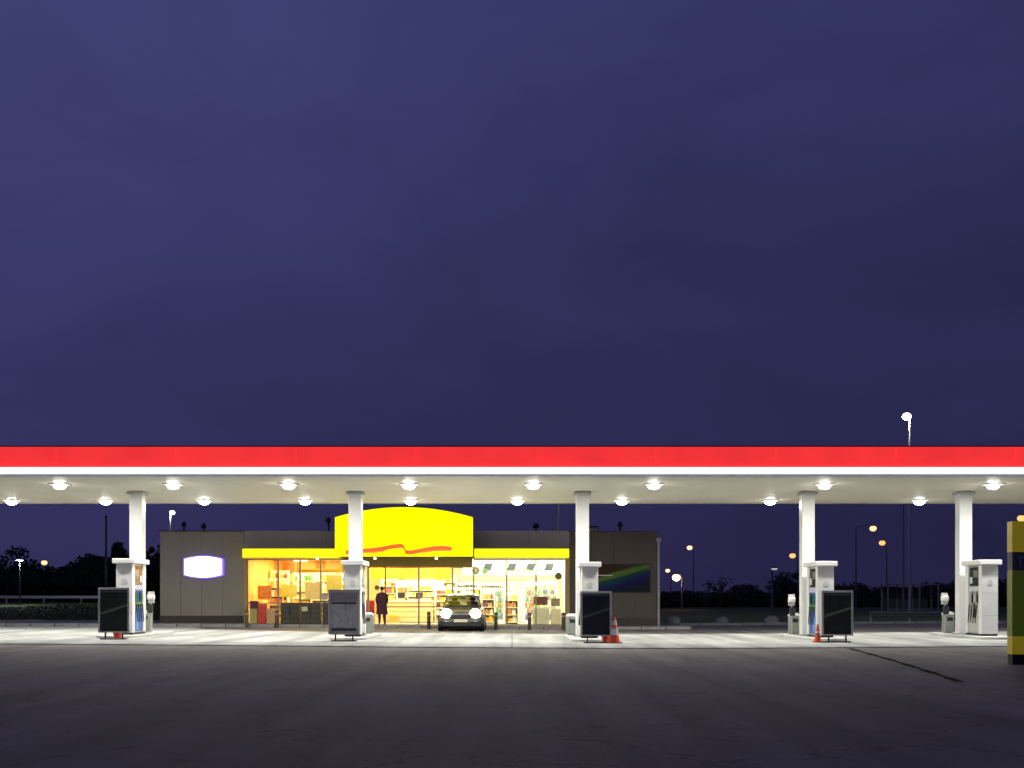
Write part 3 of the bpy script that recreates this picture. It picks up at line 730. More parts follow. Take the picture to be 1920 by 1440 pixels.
# counter with printed front
ct = thing('shop_counter', 'pale shop counter with peach front below the menu boards', 'counter', (gx(758,54.4), 54.4, FZ))
obj('front', MB().box(-1.35,1.35,0,.06,.08,1.0), mat('peach_front', (.75,.50,.26), .5), ct)
obj('top', MB().box(-1.42,1.42,-.06,.62,1.001,1.05), mat('counter_top', (.8,.72,.5), .35), ct, bevel=.01)
obj('kick_board', MB().box(-1.3,1.3,.02,.05,0,.079), mat('kick_brown', (.25,.12,.03), .6), ct)
for k in range(3): obj('trim_line', MB().box(-1.34,1.34,-.012,-.001,.3+.25*k,.33+.25*k), mat('trim_tan', (.5,.33,.14), .5), ct)
tag(obj('display_box', MB().box(-.2,.2,-.15,.15,0,.38), mat('bright_orange_card', (.85,.33,.04), .5), loc=(gx(740,54.3),54.15,FZ)), 'bright orange carton in front of the shop counter', 'carton')
# interior door on the right
dr = thing('interior_door', 'plain white door in the back wall between the shelves', 'door', (PX(967,58.2), 58.24, FZ))
obj('leaf', MB().box(-.42,.42,0,.045,0,2.05), WHITE, dr)
obj('door_frame', MB().box(-.5,-.425,-.02,.05,0,2.13).box(.425,.5,-.02,.05,0,2.13).box(-.424,.424,-.02,.05,2.06,2.13), mat('frame_tan', (.55,.5,.35), .5), dr)
obj('handle', MB().tube([(.33,-.03,1.0),(.22,-.03,1.0)], .012, 6), STEEL, dr)
# coolers / cabinets right
def fridge(px, y, w, h, label):
    r = thing('drinks_cooler', label, 'cooler', (gx(px,y), y, FZ))
    obj('cabinet', MB().box(-w/2,w/2,.06,.6,0,h), WHITE, r, bevel=.01)
    obj('glass_door', MB().box(-w/2+.05,w/2-.05,.035,.055,.15,h-.2), GLASS, r)
    obj('lit_header', MB().box(-w/2,w/2,.02,.058,h-.18,h), glow('cooler_header', (1,.97,.85), 1.2), r)
    g = MB()
    for k in range(5):
        z = .2+k*(h-.5)/5; x = -w/2+.07
        while x < w/2-.12: g.lathe([(.032,0),(.032,.15),(.012,.2)], (x+.035,.02+.03,z), 8, 'z', random.choice([0,3,4,5,8,6])); x += .085
    gv = obj('bottles', g, PAL, r, kind='stuff')
    for v in gv.data.vertices: v.co.y += -.005
fridge(1000, 55.0, .9, 1.95, 'white drinks cooler behind the maroon boxes at right')
fridge(1030, 55.6, .8, 2.0, 'white drinks cooler in the right corner of the shop')
fridge(930, 56.0, .8, 1.9, 'white drinks cooler left of the white interior door')
# goods standing along the shop front outside
def crate(px0, px1, py0, py1, y, m, label, cat='crate', name='crate', slat=3, m2=None):
    x0, x1 = PX(px0,y), PX(px1,y); h = (py1-py0)*y/F; cx = (x0+x1)/2; w = (x1-x0)/2; z0 = gz(cx)+.115 if py1 > 1168 else PZ(py1,y)
    r = thing(name, label, cat, (cx, y, z0))
    obj('body', MB().box(-w+.012,w-.012,0.012,.42,0,h), m, r, bevel=.008)
    for k in range(slat):
        z = h*(k+.5)/slat; obj('slat', MB().box(-w,w,-.012,.0115,z-h/slat*.36,z+h/slat*.36), m2 or m, r)
    return r
MAR = mat('maroon_card', (.10,.025,.03), .5); BEI = mat('beige_card', (.42,.36,.12), .5); PEA = mat('peach_card', (.62,.36,.17), .5)
CHA = mat('charcoal_cage', (.035,.033,.026), .5); CHB = mat('charcoal_slat', (.06,.056,.04), .45)
for args in ((468,482,1146,1174,49.55,BEI,'beige crate at the left end of the shop front'),
             (484,498,1137,1174,49.5,RED,'red crate stack standing under the leftmost window'),
             (500,521,1146,1174,49.5,PEA,'peach cardboard carton under the leftmost window')): crate(*args)
x = crate(468,482,1131,1145.5,49.55,MAR,'maroon box resting on the beige crate')
x.location.z = gz(-11)+.115+28*49.55/F + .004
for a, b, lab in ((526,543,'charcoal storage cabinet leftmost under the second window'),(544.5,561,'charcoal storage cabinet right beside the second mullion'),
                  (564,582,'charcoal storage cabinet with a pale label under the third window'),(583.5,601,'charcoal storage cabinet third from the grey poster stand'),(604,617,'narrow charcoal cabinet touching the grey poster stand')):
    c = crate(a, b, 1134, 1174, 49.5, CHA, lab, 'storage cabinet', 'storage_cabinet', 4, CHB)
    if a == 564: obj('label_sticker', MB().box(-.16,.08,-.022,-.013,.55,.74), mat('pale_label', (.6,.62,.35), .5), c)
crate(1000,1027,1124,1140,51.2,mat('brown_maroon_card', (.17,.07,.05), .5),'long maroon box on the white cabinet in the right window','box','carton',2).location.z = 1.0
crate(1033,1050,1127,1142,51.2,mat('grey_brown_card', (.22,.18,.12), .5),'grey brown box near the right end of the windows','box','carton',2).location.z = .95
crate(998,1030,1142,1174,51.0,mat('ivory_cabinet', (.75,.72,.55), .5),'ivory cabinet below the long maroon box','cabinet','low_cabinet',2)
crate(1032,1052,1143,1174,51.0,mat('ivory_cabinet', (.75,.72,.55), .5),'ivory cabinet below the grey brown box','cabinet','low_cabinet',2)
crate(683,702,1122,1148,51.0,RED,'red promotion bin left of the person at the doors','bin','promotion_bin',2).location.z = .60
crate(684,701,1149,1174,51.0,CHA,'dark plinth under the red promotion bin','plinth','plinth',2)

# lettered sign box on the left wall (its face is blown out to plain white)
bs = thing('wall_sign', 'bulging white lit sign box with blue edge on the left wall', 'sign', (PX(381,50.1), 50.1, PZ(1063,50.1)))
def barrel(w, h, b, n=10):
    top = [(w - 2*w*k/n, h + b*(1-(1-2*k/n)**2)) for k in range(n+1)]; return top + [(-w + 2*w*k/n, -h - b*(1-(1-2*k/n)**2)) for k in range(n+1)]
obj('casing', MB().prism(barrel(.87,.37,.13), .0, .19), glow('blue_edge_light', (.22,.13,.80), .9), bs)
obj('face', MB().prism(barrel(.80,.33,.12), -.035, -.001), glow('white_sign_face', (.97,.96,1.0), 2.6), bs)

# banner on the right wing
def banner_mat():
    m = bpy.data.materials.new('banner_print'); m.use_nodes = True; t = m.node_tree; b = t.nodes['Principled BSDF']; b.inputs['Roughness'].default_value = .35
    c = t.nodes.new('ShaderNodeTexCoord'); mp = t.nodes.new('ShaderNodeMapping'); mp.inputs['Rotation'].default_value = (0, math.radians(16), 0)
    t.links.new(c.outputs['Object'], mp.inputs[0])
    n = t.nodes.new('ShaderNodeTexNoise'); n.inputs['Scale'].default_value = 1.2
    mp2 = t.nodes.new('ShaderNodeMapping'); mp2.inputs['Scale'].default_value = (.6,1,4); t.links.new(mp.outputs[0], mp2.inputs[0]); t.links.new(mp2.outputs[0], n.inputs['Vector'])
    s = t.nodes.new('ShaderNodeSeparateXYZ'); t.links.new(mp.outputs[0], s.inputs[0])
    a = t.nodes.new('ShaderNodeMath'); a.operation = 'MULTIPLY_ADD'; a.inputs[1].default_value = .35; t.links.new(n.outputs[0], a.inputs[0]); t.links.new(s.outputs['Z'], a.inputs[2])
    r = t.nodes.new('ShaderNodeMapRange'); r.inputs[1].default_value = -.55; r.inputs[2].default_value = .95; t.links.new(a.outputs[0], r.inputs[0])
    cr = t.nodes.new('ShaderNodeValToRGB'); el = cr.color_ramp.elements
    b.inputs['Roughness'].default_value = .75; b.inputs['Specular IOR Level'].default_value = .15
    el[0].position = 0; el[0].color = (.006,.012,.014,1); el[1].position = 1; el[1].color = (.03,.015,.012,1)
    for p, q in ((.28,(.010,.012,.06,1)),(.42,(.012,.02,.10,1)),(.50,(.01,.06,.045,1)),(.58,(.08,.16,.03,1)),(.65,(.12,.16,.03,1)),(.72,(.02,.05,.02,1)),(.85,(.05,.02,.01,1))):
        x_ = el.new(p); x_.color = q
    t.links.new(r.outputs[0], cr.inputs[0]); t.links.new(cr.outputs[0], b.inputs['Base Color']); return m
bn = thing('wall_banner', 'dark banner with green and navy sweep on the right brown wall', 'banner', (gx(1168,50.2), 50.2, PZ(1084,50.2)))
obj('printed_sheet', MB().box(-1.16,1.16,0.0,.03,-.59,.59), banner_mat(), bn)
obj('frame', MB().box(-1.2,1.2,.031,.09,-.63,.63), DARK, bn)
obj('pale_stripe', MB().box(-1.1,-.45,-.006,-.001,.10,.14), LGREY, bn)
tag(obj('downpipe', MB().tube([(0,0,.1),(0,0,3.75)], .06, 10).box(-.1,.1,-.1,.1,3.75,3.9), mat('pipe_grey', (.34,.33,.33), .5), loc=(XR1+.06, 50.22, 0), smooth=True), 'thin grey downpipe at the right corner of the shop', 'downpipe')

# roof furniture
for px, py, s, lab in ((345,985,.12,'round roof vent at the left end of the shop roof'),(382,988,.12,'second round roof vent from the left on the shop roof'),
                   (616,977,.13,'round roof vent just left of the yellow arch'),(1005,988,.16,'short roof vent right of the yellow arch'),(1163,985,.13,'round roof vent on the right brown wing')):
    y = 52.5; z0 = 3.9
    r = thing('roof_vent', lab, 'roof vent', (PX(px,y), y, z0), group='mushroom vents on the shop roof')
    zt = PZ(py,y)-z0
    obj('pipe', MB().tube([(0,0,-.1),(0,0,zt)], .05, 8), DARK, r); obj('cowl', MB().lathe([(s,zt-.06),(s,zt+.03),(s*.6,zt+.14),(.02,zt+.18)], n=14), DARK, r, smooth=True)
r = thing('roof_unit', 'low dark air conditioning box on the right wing roof', 'air conditioner', (PX(1113,52.5), 52.5, 4.15))
obj('casing', MB().box(-.22,.22,0,.5,0,.42), DARK, r, bevel=.02); obj('grille', MB().box(-.18,.18,-.02,-.001,.08,.34), GREYP, r)
r = thing('aerial', 'thin roof aerial right of the yellow arch', 'aerial', (PX(1036,52.5), 52.5, 3.46))
obj('mast', MB().tube([(0,0,0),(0,0,1.0)], .02, 6), DARK, r); obj('crossbar', MB().tube([(-.2,0,.9),(.2,0,.9)], .012, 6), DARK, r)

# bollards
for px, lab in ((463,'dark bollard at the left end of the shop front'),(519,'dark bollard before the first mullion left of the shop'),(804,'dark bollard left of the car'),
                (930,'dark bollard just right of the car'),(993,'dark bollard before the ivory cabinets'),(1056,'dark bollard at the right end of the windows')):
    y = 47.6; x = PX(px,y)
    r = thing('bollard', lab, 'bollard', (x, y, gz(x)), group='dark bollards along the shop front')
    obj('post', MB().lathe([(.075,0),(.075,.66),(.06,.71),(.02,.725)], n=16), mat('bollard_brown', (.06,.05,.03), .45), r, smooth=True)
    obj('band', MB().lathe([(.079,.52),(.079,.60)], n=16), mat('band_dull', (.28,.26,.18), .4), r, smooth=True)

# ------------------------------------------------------------------ car facing the camera
def car(x, y):
    r = thing('car', 'dark grey hatchback facing out with both headlights on by the shop doors', 'car', (x, y, gz(x)))
    CP = mat('grey_car_paint', (.15,.13,.12), .3, .4, var=.04, coat=.6)
    # y from -2.0 (front) to 2.1 (rear)
    def sec(yy, w, zb, zt, r_=.12):
        pts = []
        prof = [(-.72*w,zb),(-.96*w,zb+.06),(-1.0*w,zb+.22),(-.985*w,(zb+zt)/2+.03),(-.93*w,zt-.06),(-.80*w,zt-.005),(-.4*w,zt+.015),(0,zt+.025)]
        prof = prof + [(-a,b) for a,b in reversed(prof[:-1])]
        return [(a, yy, b) for a,b in prof]
    secs = [sec(-2.02,.66,.34,.62), sec(-1.98,.78,.24,.70), sec(-1.8,.86,.2,.78), sec(-1.3,.88,.2,.88), sec(-.9,.89,.2,.95), sec(0,.90,.2,.97), sec(1.2,.89,.2,.98), sec(1.9,.84,.22,.96), sec(2.1,.72,.32,.86)]
    obj('body', MB().loft(secs), CP, r, smooth=True)
    def cs(yy, w0, w1, z0, z1): return [(-w0,yy,z0),(-w1,yy,z1),(-w1*.5,yy,z1+.03),(w1*.5,yy,z1+.03),(w1,yy,z1),(w0,yy,z0)]
    gh = [cs(-.95,.76,.74,.93,.945), cs(-.2,.80,.60,.95,1.36), cs(.4,.80,.62,.95,1.42), cs(1.2,.79,.60,.95,1.38), cs(1.85,.74,.66,.95,1.02)]
    obj('cabin', MB().loft(gh), GLASS, r)
    for s_x in (-.36,.36):
        obj('seat', MB().box(s_x-.22,s_x+.22,.35,.47,.98,1.16).box(s_x-.12,s_x+.12,.37,.45,1.17,1.30), DARK, r, bevel=.03)
    obj('dashboard', MB().box(-.68,.68,-.75,-.45,.98,1.03), DARK, r)
    obj('rear_view_mirror', MB().box(-.11,.11,-.22,-.19,1.25,1.31), DARK, r)
    obj('roof', MB().loft([cs(-.22,.62,.58,1.37,1.38), cs(.4,.63,.60,1.425,1.44), cs(1.22,.61,.57,1.39,1.40)]), CP, r)
    for s in (-1,1):
        obj('pillar', MB().tube([(s*.75,-.95,.94),(s*.61,-.22,1.38)], .03, 6), CP, r)
        m_ = obj('wing_mirror', MB().box(s*.88-.02 if s>0 else -1.03, 1.03 if s>0 else -.86, -.72,-.6,.95,1.09), CP, r, bevel=.03)
        hl = obj('headlight', MB().lathe([(.20,.03),(.20,-.04),(.14,-.09),(.03,-.11)], (s*.56,-1.95,.68), 16, 'y'), glow('headlight_lens', (1,.95,.85), 60), r, smooth=True)
        lamp('headlamp', 'SPOT', (s*.56,-2.08,.66), 160, (1,.93,.82), hl, size=.06, rot=(math.radians(80),0,0), spot=math.radians(60))
        obj('fog_light', MB().lathe([(.06,.0),(.06,-.03)], (s*.55,-2.0,.36), 12, 'y'), LGREY, r)
        for yy in (-1.3, 1.3):
            w = obj('wheel', MB().lathe([(.30,-.1),(.315,-.07),(.315,.07),(.30,.1)], (s*.80,yy,.315), 24, 'x'), BLACK, r, smooth=True)
            obj('rim', MB().lathe([(.19,-.11),(.19,.11)], (s*.80,yy,.315), 18, 'x'), STEEL, w)
    obj('grille', MB().box(-.38,.38,-2.045,-2.02,.50,.64), DARK, r, bevel=.01)
    obj('lower_bumper', MB().loft([[(-.80,-1.98,.18),(-.80,-1.98,.42),(.80,-1.98,.42),(.80,-1.98,.18)],[(-.66,-2.08,.2),(-.66,-2.08,.40),(.66,-2.08,.40),(.66,-2.08,.2)]]), DARK, r, bevel=.02)
    obj('number_plate', MB().box(-.26,.26,-2.105,-2.083,.36,.47), mat('plate_pale', (.62,.58,.40), .4), r, bevel=.005)
    for a, b in ((-.5,.0),(.05,.55)): obj('wiper', MB().tube([(a,-.93,.985),(b,-.82,1.04)], .01, 5), BLACK, r)
car(PX(867, 46.2), 46.7)

# ------------------------------------------------------------------ person by the doors
def person(x, y, z):
    r = thing('person', 'person in long dark maroon coat standing left of the sliding doors', 'person', (x, y, z), rz=math.radians(200)); r.scale = (.93,.93,.93)
    # skeleton: joints (x, y, z, radius)
    J = [(0,0,.93,.175),(0,.005,1.08,.175),(0,.0,1.25,.195),(0,-.005,1.40,.15),(0,.0,1.48,.055),(0,-.01,1.56,.05)]
    E = [(0,1),(1,2),(2,3),(3,4),(4,5)]
    def chain(root, pts):
        p = root
        for q in pts: J.append(q); E.append((p, len(J)-1)); p = len(J)-1
        return p
    for s in (-1,1):
        chain(0, [(s*.09,.0,.86,.12),(s*.105,-.02,.66,.10),(s*.11,-.01,.47,.082),(s*.115,.02,.28,.07),(s*.12,.03,.09,.038),(s*.125,-.03,.045,.038),(s*.13,-.13,.03,.032)])
        e_ = chain(3, [(s*.18,.0,1.38,.085),(s*.235,.01,1.26,.068),(s*.265,.03,1.11,.058),(s*.215,-.04,.95,.034),(s*.21,-.09,.87,.026)])
        HAND.append((s, e_)) 
        for k, (dx, dz, ln) in enumerate(((-.022,-.0,.062),(-.008,0,.072),(.008,0,.068),(.022,0,.052))):
            chain(e_, [(s*.21+dx*.8, -.105+dx*.3, .82, .011),(s*.205+dx, -.115, .82-ln*.6, .008),(s*.20+dx, -.105, .82-ln, .007)])
        chain(e_, [(s*.21-s*.02, -.13, .845, .011),(s*.21-s*.03, -.145, .815, .008)])
    me = bpy.data.meshes.new('body'); me.from_pydata([j[:3] for j in J], E, [])
    o = bpy.data.objects.new('body', me); COL.objects.link(o); o.parent = r
    sk = o.modifiers.new('skin', 'SKIN'); 
    for v, j in zip(me.skin_vertices[0].data, J): v.radius = (j[3], j[3]*.82 if j[3] > .1 else j[3])
    me.skin_vertices[0].data[0].use_root = True
    sb = o.modifiers.new('subdivision', 'SUBSURF'); sb.levels = 1; sb.render_levels = 1
    # clothing colours by height via object coordinates
    m = bpy.data.materials.new('body_and_clothes'); m.use_nodes = True; t = m.node_tree; b = t.nodes['Principled BSDF']; b.inputs['Roughness'].default_value = .8
    c = t.nodes.new('ShaderNodeTexCoord'); s_ = t.nodes.new('ShaderNodeSeparateXYZ'); t.links.new(c.outputs['Object'], s_.inputs[0])
    cr = t.nodes.new('ShaderNodeValToRGB'); cr.color_ramp.interpolation = 'CONSTANT'; mrr = t.nodes.new('ShaderNodeMapRange'); mrr.inputs[2].default_value = 2.0
    t.links.new(s_.outputs['Z'], mrr.inputs[0]); t.links.new(mrr.outputs[0], cr.inputs[0]); el = cr.color_ramp.elements
    el[0].color = (.02,.015,.015,1); el[0].position = 0; el[1].position = .04; el[1].color = (.035,.025,.035,1)
    q = el.new(.455); q.color = (.09,.03,.045,1); q = el.new(.735); q.color = (.45,.27,.19,1)
    t.links.new(cr.outputs[0], b.inputs['Base Color']); me.materials.append(m)
    ct_ = MB(); R_ = []
    for (zz, rx, ry) in ((.48,.27,.20),(.75,.25,.19),(1.0,.225,.175),(1.25,.225,.165),(1.36,.19,.14),(1.43,.11,.09)):
        R_.append([(rx*math.cos(2*math.pi*i/18)*(1+.03*math.sin(3*i)), ry*math.sin(2*math.pi*i/18), zz+.008*math.sin(i*2)) for i in range(18)])
    obj('long_coat', ct_.loft(R_), mat('maroon_cloth', (.075,.028,.045), .85, var=.25), r, smooth=True)
    SK = mat('skin', (.45,.27,.19), .55, var=.05)
    hd = MB(); n = 16; R = []
    for k, (zz, rx, ry, oy) in enumerate(((1.535,.03,.035,-.02),(1.55,.055,.065,-.02),(1.58,.066,.085,-.015),(1.62,.073,.092,-.005),(1.66,.076,.096,0),(1.70,.074,.094,.002),(1.735,.06,.078,.004),(1.755,.03,.04,.004))):
        R.append([(rx*math.cos(2*math.pi*i/n), oy+ry*math.sin(2*math.pi*i/n), zz) for i in range(n)])
    hd.loft(R); hd.tube([(0,-.09,1.655),(0,-.115,1.625),(0,-.095,1.615)], [.008,.014,.010], 6)
    h = obj('head', hd, SK, r, smooth=True)
    for s in (-1,1):
        obj('eye', MB().lathe([(.002,-.006),(.010,0),(.002,.006)], (s*.028,-.092,1.655), 8, 'y'), DARK, h)
        obj('ear', MB().lathe([(.008,-.008),(.025,0),(.008,.008)], (s*.077,.005,1.64), 8, 'x'), SK, h, smooth=True)
    obj('mouth', MB().tube([(-.02,-.098,1.59),(.02,-.098,1.59)], .005, 5), mat('lips', (.35,.12,.10), .5), h)
    hr = MB(); R = []
    for (zz, rx, ry, oy) in ((1.60,.075,.055,.055),(1.65,.084,.075,.035),(1.69,.086,.10,.012),(1.73,.074,.09,.008),(1.765,.045,.055,.006),(1.775,.015,.02,.006)):
        R.append([(rx*math.cos(2*math.pi*i/n), oy+ry*math.sin(2*math.pi*i/n), zz) for i in range(n)])
    obj('hair', hr.loft(R), mat('dark_hair', (.03,.02,.012), .7), r, smooth=True)
HAND = []
px_ = PX(716, 49.2); person(px_, 49.2, gz(px_)+.112)

# ------------------------------------------------------------------ totem sign at the right edge
ty = 22.8; tx0 = PX(1893, ty); tz = gz(tx0)
tt = thing('totem_sign', 'tall olive and dark green totem sign cut by the right picture edge', 'sign', (tx0+.6, ty, tz))
def tb_(name, z0, z1, m, dz=0.0): return obj(name, MB().box(-.6+dz,.6-dz,-.12+dz,.12-dz,z0,z1), m, tt, bevel=.006)
tb_('base_block', 0, .20, BLACK, .01)
tb_('lower_yellow_band', .201, .55, glow('dull_yellow', (.80,.60,.03), .14, .1))  # faint glow added to brighten the coloured totem panels
tb_('green_panel', .551, 1.84, glow('olive_green_panel', (.26,.36,.03), .055, .1))
pp = tb_('grey_name_panel', 1.841, 2.20, mat('name_panel_grey', (.14,.14,.12), .5), .004)
obj('raised_mark', MB().box(-.46,-.42,-.135,-.118,1.90,2.12).box(-.419,-.34,-.135,-.118,2.07,2.12), mat('lilac_grey_mark', (.34,.30,.32), .5), pp)
tb_('upper_yellow_band', 2.201, 2.80, glow('dull_yellow', (.80,.60,.03), .14, .1))

# ------------------------------------------------------------------ background: lamps
def street_lamp(px, py, y, col, label, r=.28, power=0, s=14, arm=.6, side=1, polecol=None, light=True, polepx=None, flat=False):
    zt = PZ(py, y); x = PX(px, y); xb = PX(polepx, y) if polepx else x + side*arm; g = gz(xb, y)-.06
    rt = thing('street_lamp', label, 'street lamp', (xb, y, g), group='street lamps around the forecourt')
    dx = x - xb; h = zt - g
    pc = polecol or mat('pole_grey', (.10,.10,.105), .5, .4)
    obj('pole', MB().tube([(0,0,0),(0,0,h*.5),(0,0,h+.12)], [.09,.075,.05], 8), pc, rt)
    obj('arm', MB().tube([(0,0,h+.10),(dx*.5,0,h+(.2 if flat else r*.95)),(dx,0,h+(.16 if flat else r*.9))], .035, 6), pc, rt)
    hd = obj('lamp_head', MB().lathe([(r*.25,r*.9),(r*.6,r*.82),(r*.7,r*.72)] if not flat else [(r*.5,.17),(r*1.1,.09),(r*1.1,.05)], (dx,0,h), 14), DARK, rt, smooth=True)
    if light:
        gm = glow('lens_%d_%d_%d_%d' % (int(col[0]*99), int(col[1]*99), int(col[2]*99), int(s)), col, s)
        f = .35 if flat else 1
        obj('lens', MB().lathe([(r*math.sin(a), r*.82*math.cos(a)) for a in [.6+.25*q for q in range(10)]] if not flat else [(r,.05),(r*1.02,-.01),(r*.85,-r*.2),(r*.4,-r*.3)], (dx,0,h), 16), gm, hd, smooth=True)
        if power: lamp('lamp_glow', 'POINT', (dx,0,h-r-.1), power, col, rt, size=.15)
ORG = (1.0, .43, .13); PALE = (1.0, .56, .26); CW = (.9, .93, 1.0)
street_lamp(37,1050,110, (.7,.72,.8), 'dim cool lamp post at the far left verge', .30, 1800, s=1.2, side=0.01, flat=True)
street_lamp(83,1055,160, PALE, 'warm glowing lamp before the dark wood at far left', .40, s=1.8)
street_lamp(323,961,75, CW, 'cool white lamp above the left wing of the shop', .17, 60, s=8, arm=-.15, polecol=mat('pole_lit_tint', (.45,.45,.45), .4))  # lamplight on the pole is painted in as a paler grey
street_lamp(1040,880,90, CW, 'lamp post rising between the shop roof and the canopy', .2, 900, s=8, polepx=1048, polecol=mat('pole_lit_tint', (.45,.45,.45), .4))
street_lamp(1700,781,75, (1,.98,.95), 'tall floodlight post standing above the red fascia', .27, 700, s=30, polepx=1706, polecol=mat('pole_lit_tint', (.45,.45,.45), .4))
street_lamp(1452,1067,70, (.7,.68,.8), 'short dim lamp post between the boulders', .18, s=.6, polepx=1448, flat=True)
street_lamp(1293,1027,180, PALE, 'warm lamp standing alone high right of the shop corner', .42, s=2.4)
street_lamp(1252,1070,220, PALE, 'small amber lamp close above the brightest low lamp', .42, s=2.0)
street_lamp(1268,1083,120, PALE, 'brightest low warm lamp just right of the shop corner', .42, 120, s=8)
street_lamp(1486,1042,150, ORG, 'orange lamp just left of the blue pump column', .40, s=1.7)
street_lamp(1637,991,130, PALE, 'upper of the two close orange lamps on the right', .38, s=1.9, polepx=1605)
street_lamp(1654,1018,150, ORG, 'lower of the two close orange lamps on the right', .40, s=1.8)
street_lamp(1915,972,100, ORG, 'orange lamp above the totem sign at the right edge', .34, s=1.8)
ps = thing('utility_post', 'plain dark post before the wood left of the leftmost pump', 'post', (PX(199,62), 62, 0))
obj('shaft', MB().tube([(0,0,0),(0,0,5.6)], [.07,.05], 8), DARK, ps); obj('cap', MB().lathe([(.09,5.6),(.05,5.7)], n=8), DARK, ps)
ps = thing('mast', 'tall thin dark mast behind the right half of the canopy', 'mast', (PX(1694,68), 68, 0))
obj('shaft', MB().tube([(0,0,0),(0,0,7.4)], [.055,.04], 8), mat('mast_grey', (.20,.18,.20), .5), ps); obj('cap', MB().lathe([(.11,7.4),(.04,7.5)], n=8), DARK, ps)

# crash barriers; the two at far left stand in for car light trails
def barrier(x0, x1, y, z, label, step=4.0, col=None):
    m_ = col or mat('trail_rail_pale', (.55,.52,.50), .45, .4)
    r = thing('crash_barrier', label, 'crash barrier', (x0, y, gz(x0, y)-.06))
    n_ = int((x1-x0)/step)
    for k in range(n_):
        a = k*step
        mb = MB(); prof = [(0,z+.31),(-.07,z+.26),(-.07,z+.20),(0,z+.155),(-.07,z+.11),(-.07,z+.05),(0,z)]
        prof2 = [(-a_[0]*0+.012+a_[0], a_[1]) for a_ in reversed(prof)]
        ring = prof + prof2
        mb.loft([[(a+.005, p, q) for p, q in ring], [(a+step-.005, p, q) for p, q in ring]])
        obj('rail', mb, m_, r); obj('post', MB().box(a+.0,a+.10,.03,.13,-.3,z+.25), GREYP, r)
barrier(-70, -37.9, 124, .50, 'pale rail standing in for car light trails on the far left bank', 4)
barrier(-36.5, -15, 124, .46, 'second pale rail standing in for car light trails right of the gap', 4, mat('trail_rail_dull', (.25,.22,.20), .5, .3))
barrier(PX(1632,60), PX(1632,60)+6, 60, .27, 'low dull crash barrier by the shelter on the right', 2, mat('galvanised_dark', (.22,.22,.2), .5, .3))

# shelter on the right
sh = thing('steel_shelter', 'small grey framed shelter beyond the crash barrier', 'shelter', (PX(1712,90), 90, -.06))
for a in (-1.95,-.75,.5,1.95): 
    for b in (0,1.5): obj('post', MB().box(a-.05,a+.05,b-.05,b+.05,0,2.35), mat('shelter_grey', (.20,.21,.20), .5), sh)
obj('roof', MB().box(-2.05,2.05,-.1,1.6,2.351,2.45), mat('shelter_grey', (.20,.21,.20), .5), sh)
for a in (-1.9,-.7,.55): obj('side_panel', MB().box(a,a+1.1,1.5,1.53,.3,2.2), mat('shelter_panel', (.08,.10,.09), .3), sh)
obj('bench', MB().box(-1.6,1.6,.9,1.3,.42,.48), GREYP, sh)

# boulders
for px, s, lab in ((1262,.40,'pale boulder nearest the shop corner'),(1353,.34,'second pale boulder right of the shop'),(1446,.38,'pale boulder below the short dim lamp post'),(1490,.30,'small pale boulder beside the blue pump bin')):
    y = 56.2; x = PX(px,y)
    bm = bmesh.new(); bmesh.ops.create_icosphere(bm, subdivisions=3, radius=s)
    sd = random.random()*9
    for v in bm.verts:
        v.co.z *= .95; k = 1+.08*math.sin(v.co.x*9+sd)*math.cos(v.co.y*8+sd)+random.uniform(-.012,.012); v.co *= k
    me = bpy.data.meshes.new('boulder'); bm.to_mesh(me); bm.free(); me.materials.append(mat('boulder_stone', (.32,.31,.28), .85, var=.25, scale=4, bump=.5, bscale=20))
    for p in me.polygons: p.use_smooth = True
    o = bpy.data.objects.new('boulder', me); COL.objects.link(o); o.location = (x, y, gz(x)+.06); tag(o, lab, 'boulder', 'pale boulders along the verge')

# trees
LEAF = mat('night_leaves', (.012,.018,.010), .8, col2=(.035,.045,.02), scale=3)
BARK = mat('bark', (.03,.024,.018), .9)
def leafcloud(mb, c, rx, rz, n, s):
    for _ in range(n):
        while True:
            p = Vector([random.uniform(-1,1) for _ in range(3)])
            if p.length < 1: break
        p = Vector((c[0]+p.x*rx, c[1]+p.y*rx, c[2]+p.z*rz)); a = Vector([random.uniform(-1,1) for _ in range(3)]).normalized(); b = a.orthogonal().normalized()
        k = s*random.uniform(.6,1.3); mb.add([p+a*k, p+b*k*.7, p-a*k, p-b*k*.7], [(0,1,2,3)])
def tree(px, y, h, w, label, narrow=False, dens=1.0, group=None):
    x = PX(px,y); g = gz(x,y)-.06
    r = thing('poplar_tree' if narrow else 'tree', label, 'tree', (x, y, g), group=group)
    tk = MB().tube([(0,0,0),(.1,0,h*.4),(0,0,h*.85)], [.02*h+.05,.015*h+.03,.02], 7)
    cr = MB()
    for k in range(9 if not narrow else 7):
        a = random.uniform(0,6.28); t = random.uniform(.35,.95) if not narrow else .2+.11*k
        rr = w*.5*(math.sin(min(1,t)*math.pi*.9)**.6) if not narrow else w*.2
        c = (rr*.65*math.cos(a), rr*.65*math.sin(a), h*t*.9)
        tk.tube([(0.05,0,h*t*.6), c], [.05,.02], 5)
        leafcloud(cr, c, w*(.24 if not narrow else .3), h*(.13 if not narrow else .11), int(170*dens), .12+h*.013)
    obj('trunk', tk, BARK, r); obj('crown', cr, LEAF, r)
tree(216, 85, 5.9, 1.7, 'narrow dark tree rising above the wood behind the leftmost pump', True)
tree(12, 150, 7.4, 7, 'taller round tree at the far left end of the wood')
tree(1352, 130, 4.6, 4.2, 'sparse bare looking tree right of the shop against the sky', dens=.12)
tree(1490, 140, 4.6, 6.5, 'dark bushy tree behind the blue pump bin')
tree(140, 150, 6.9, 7, 'broad tree in the left wood right of the warm lamp')
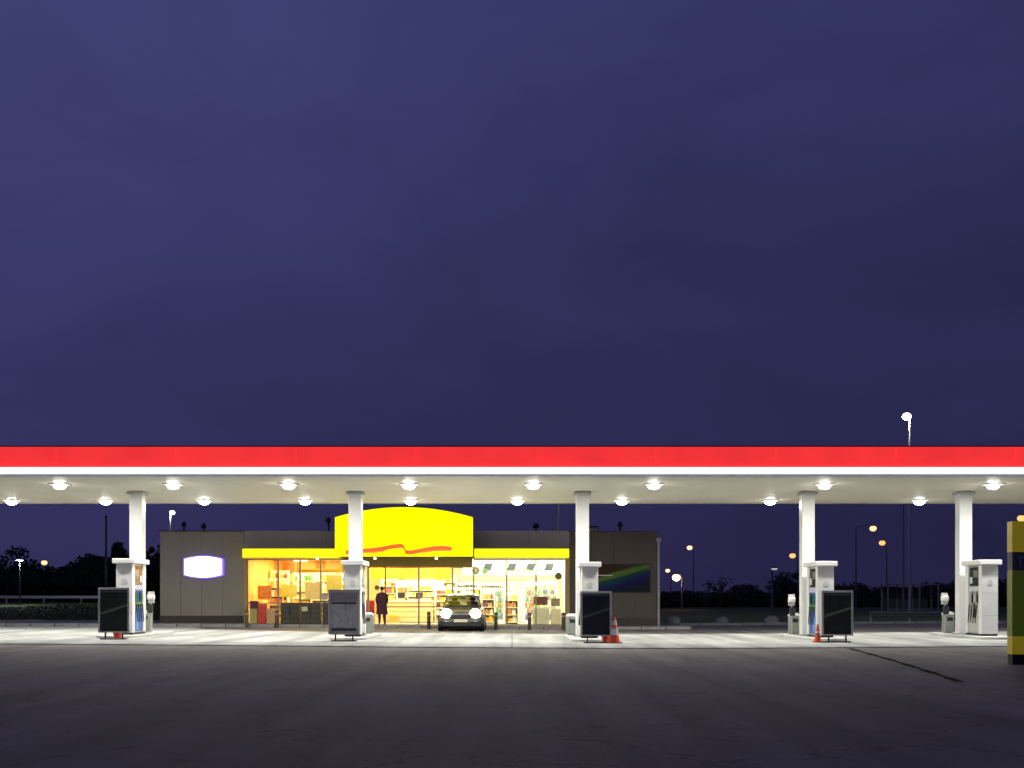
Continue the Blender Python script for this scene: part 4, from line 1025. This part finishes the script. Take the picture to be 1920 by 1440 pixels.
tree(1420, 160, 3.2, 8, 'low dark bush left of the short dim lamp post')
def wood(name, px0, px1, y, h0, h1, label, step=2.4):
    mb = MB(); x = PX(px0,y); xe = PX(px1,y); tk = MB()
    while x < xe:
        h = random.uniform(h0,h1)*(1+.15*math.sin(x*.21)); g = gz(x,y)-.06; yy = y+random.uniform(-4,4)
        for k in range(3):
            leafcloud(mb, (x+random.uniform(-1,1), yy, g+h*(.22+.27*k)), step*.95, h*.26, 130, .26+h*.012)
        mb.box(x-.08, x+.08, yy-.08, yy+.08, g, g+h*.8)
        x += step*random.uniform(.7,1.2)
    o = obj(name, mb, LEAF, kind='stuff'); o['label'] = label; o['category'] = 'wood'
wood('distant_wood', -400, 470, 158, 5.2, 5.9, 'dark wood forming the skyline at left', 2.0)
wood('distant_wood', -400, 420, 172, 5.9, 7.2, 'second rank of the dark wood at left', 2.6)
wood('distant_hedge', 1150, 2300, 150, 1.6, 2.6, 'low dark hedge forming the skyline at right', 2.0)
wood('distant_hedge', 1500, 2300, 165, 2.8, 3.6, 'taller dark hedge behind the shelter at right', 2.2)
# soil bank behind the hedge so that no bright gap shows at the horizon
mb = MB()
for x in rng(-300, 300, 10)[:-1]:
    mb.add([(x,185,-1),(x+10,185,-1),(x+10,200,2.0+.2*math.sin((x+10)*.05)),(x,200,2.0+.2*math.sin(x*.05)),(x+10,240,-1),(x,240,-1)], [(0,1,2,3),(3,2,4,5)])
obj('far_terrain', mb, GRASS, kind='structure')

# grass tufts on the left bank
mb = MB()
for _ in range(16000):
    x = random.uniform(-44, -14); y = random.uniform(56, 122)
    if x > -15 and y < 64: continue
    z = gz(x,y)-.06; a = random.uniform(0,6.28); w = .03*(y/60); h = random.uniform(.05,.16)
    mb.add([(x-w*math.cos(a),y-w*math.sin(a),z),(x+w*math.cos(a),y+w*math.sin(a),z),(x+random.uniform(-.05,.05),y,z+h)], [(0,1,2)])
g_ = obj('grass', mb, mat('grass_blades', (.04,.062,.004), .8, col2=(.075,.095,.012), scale=.4), kind='stuff')
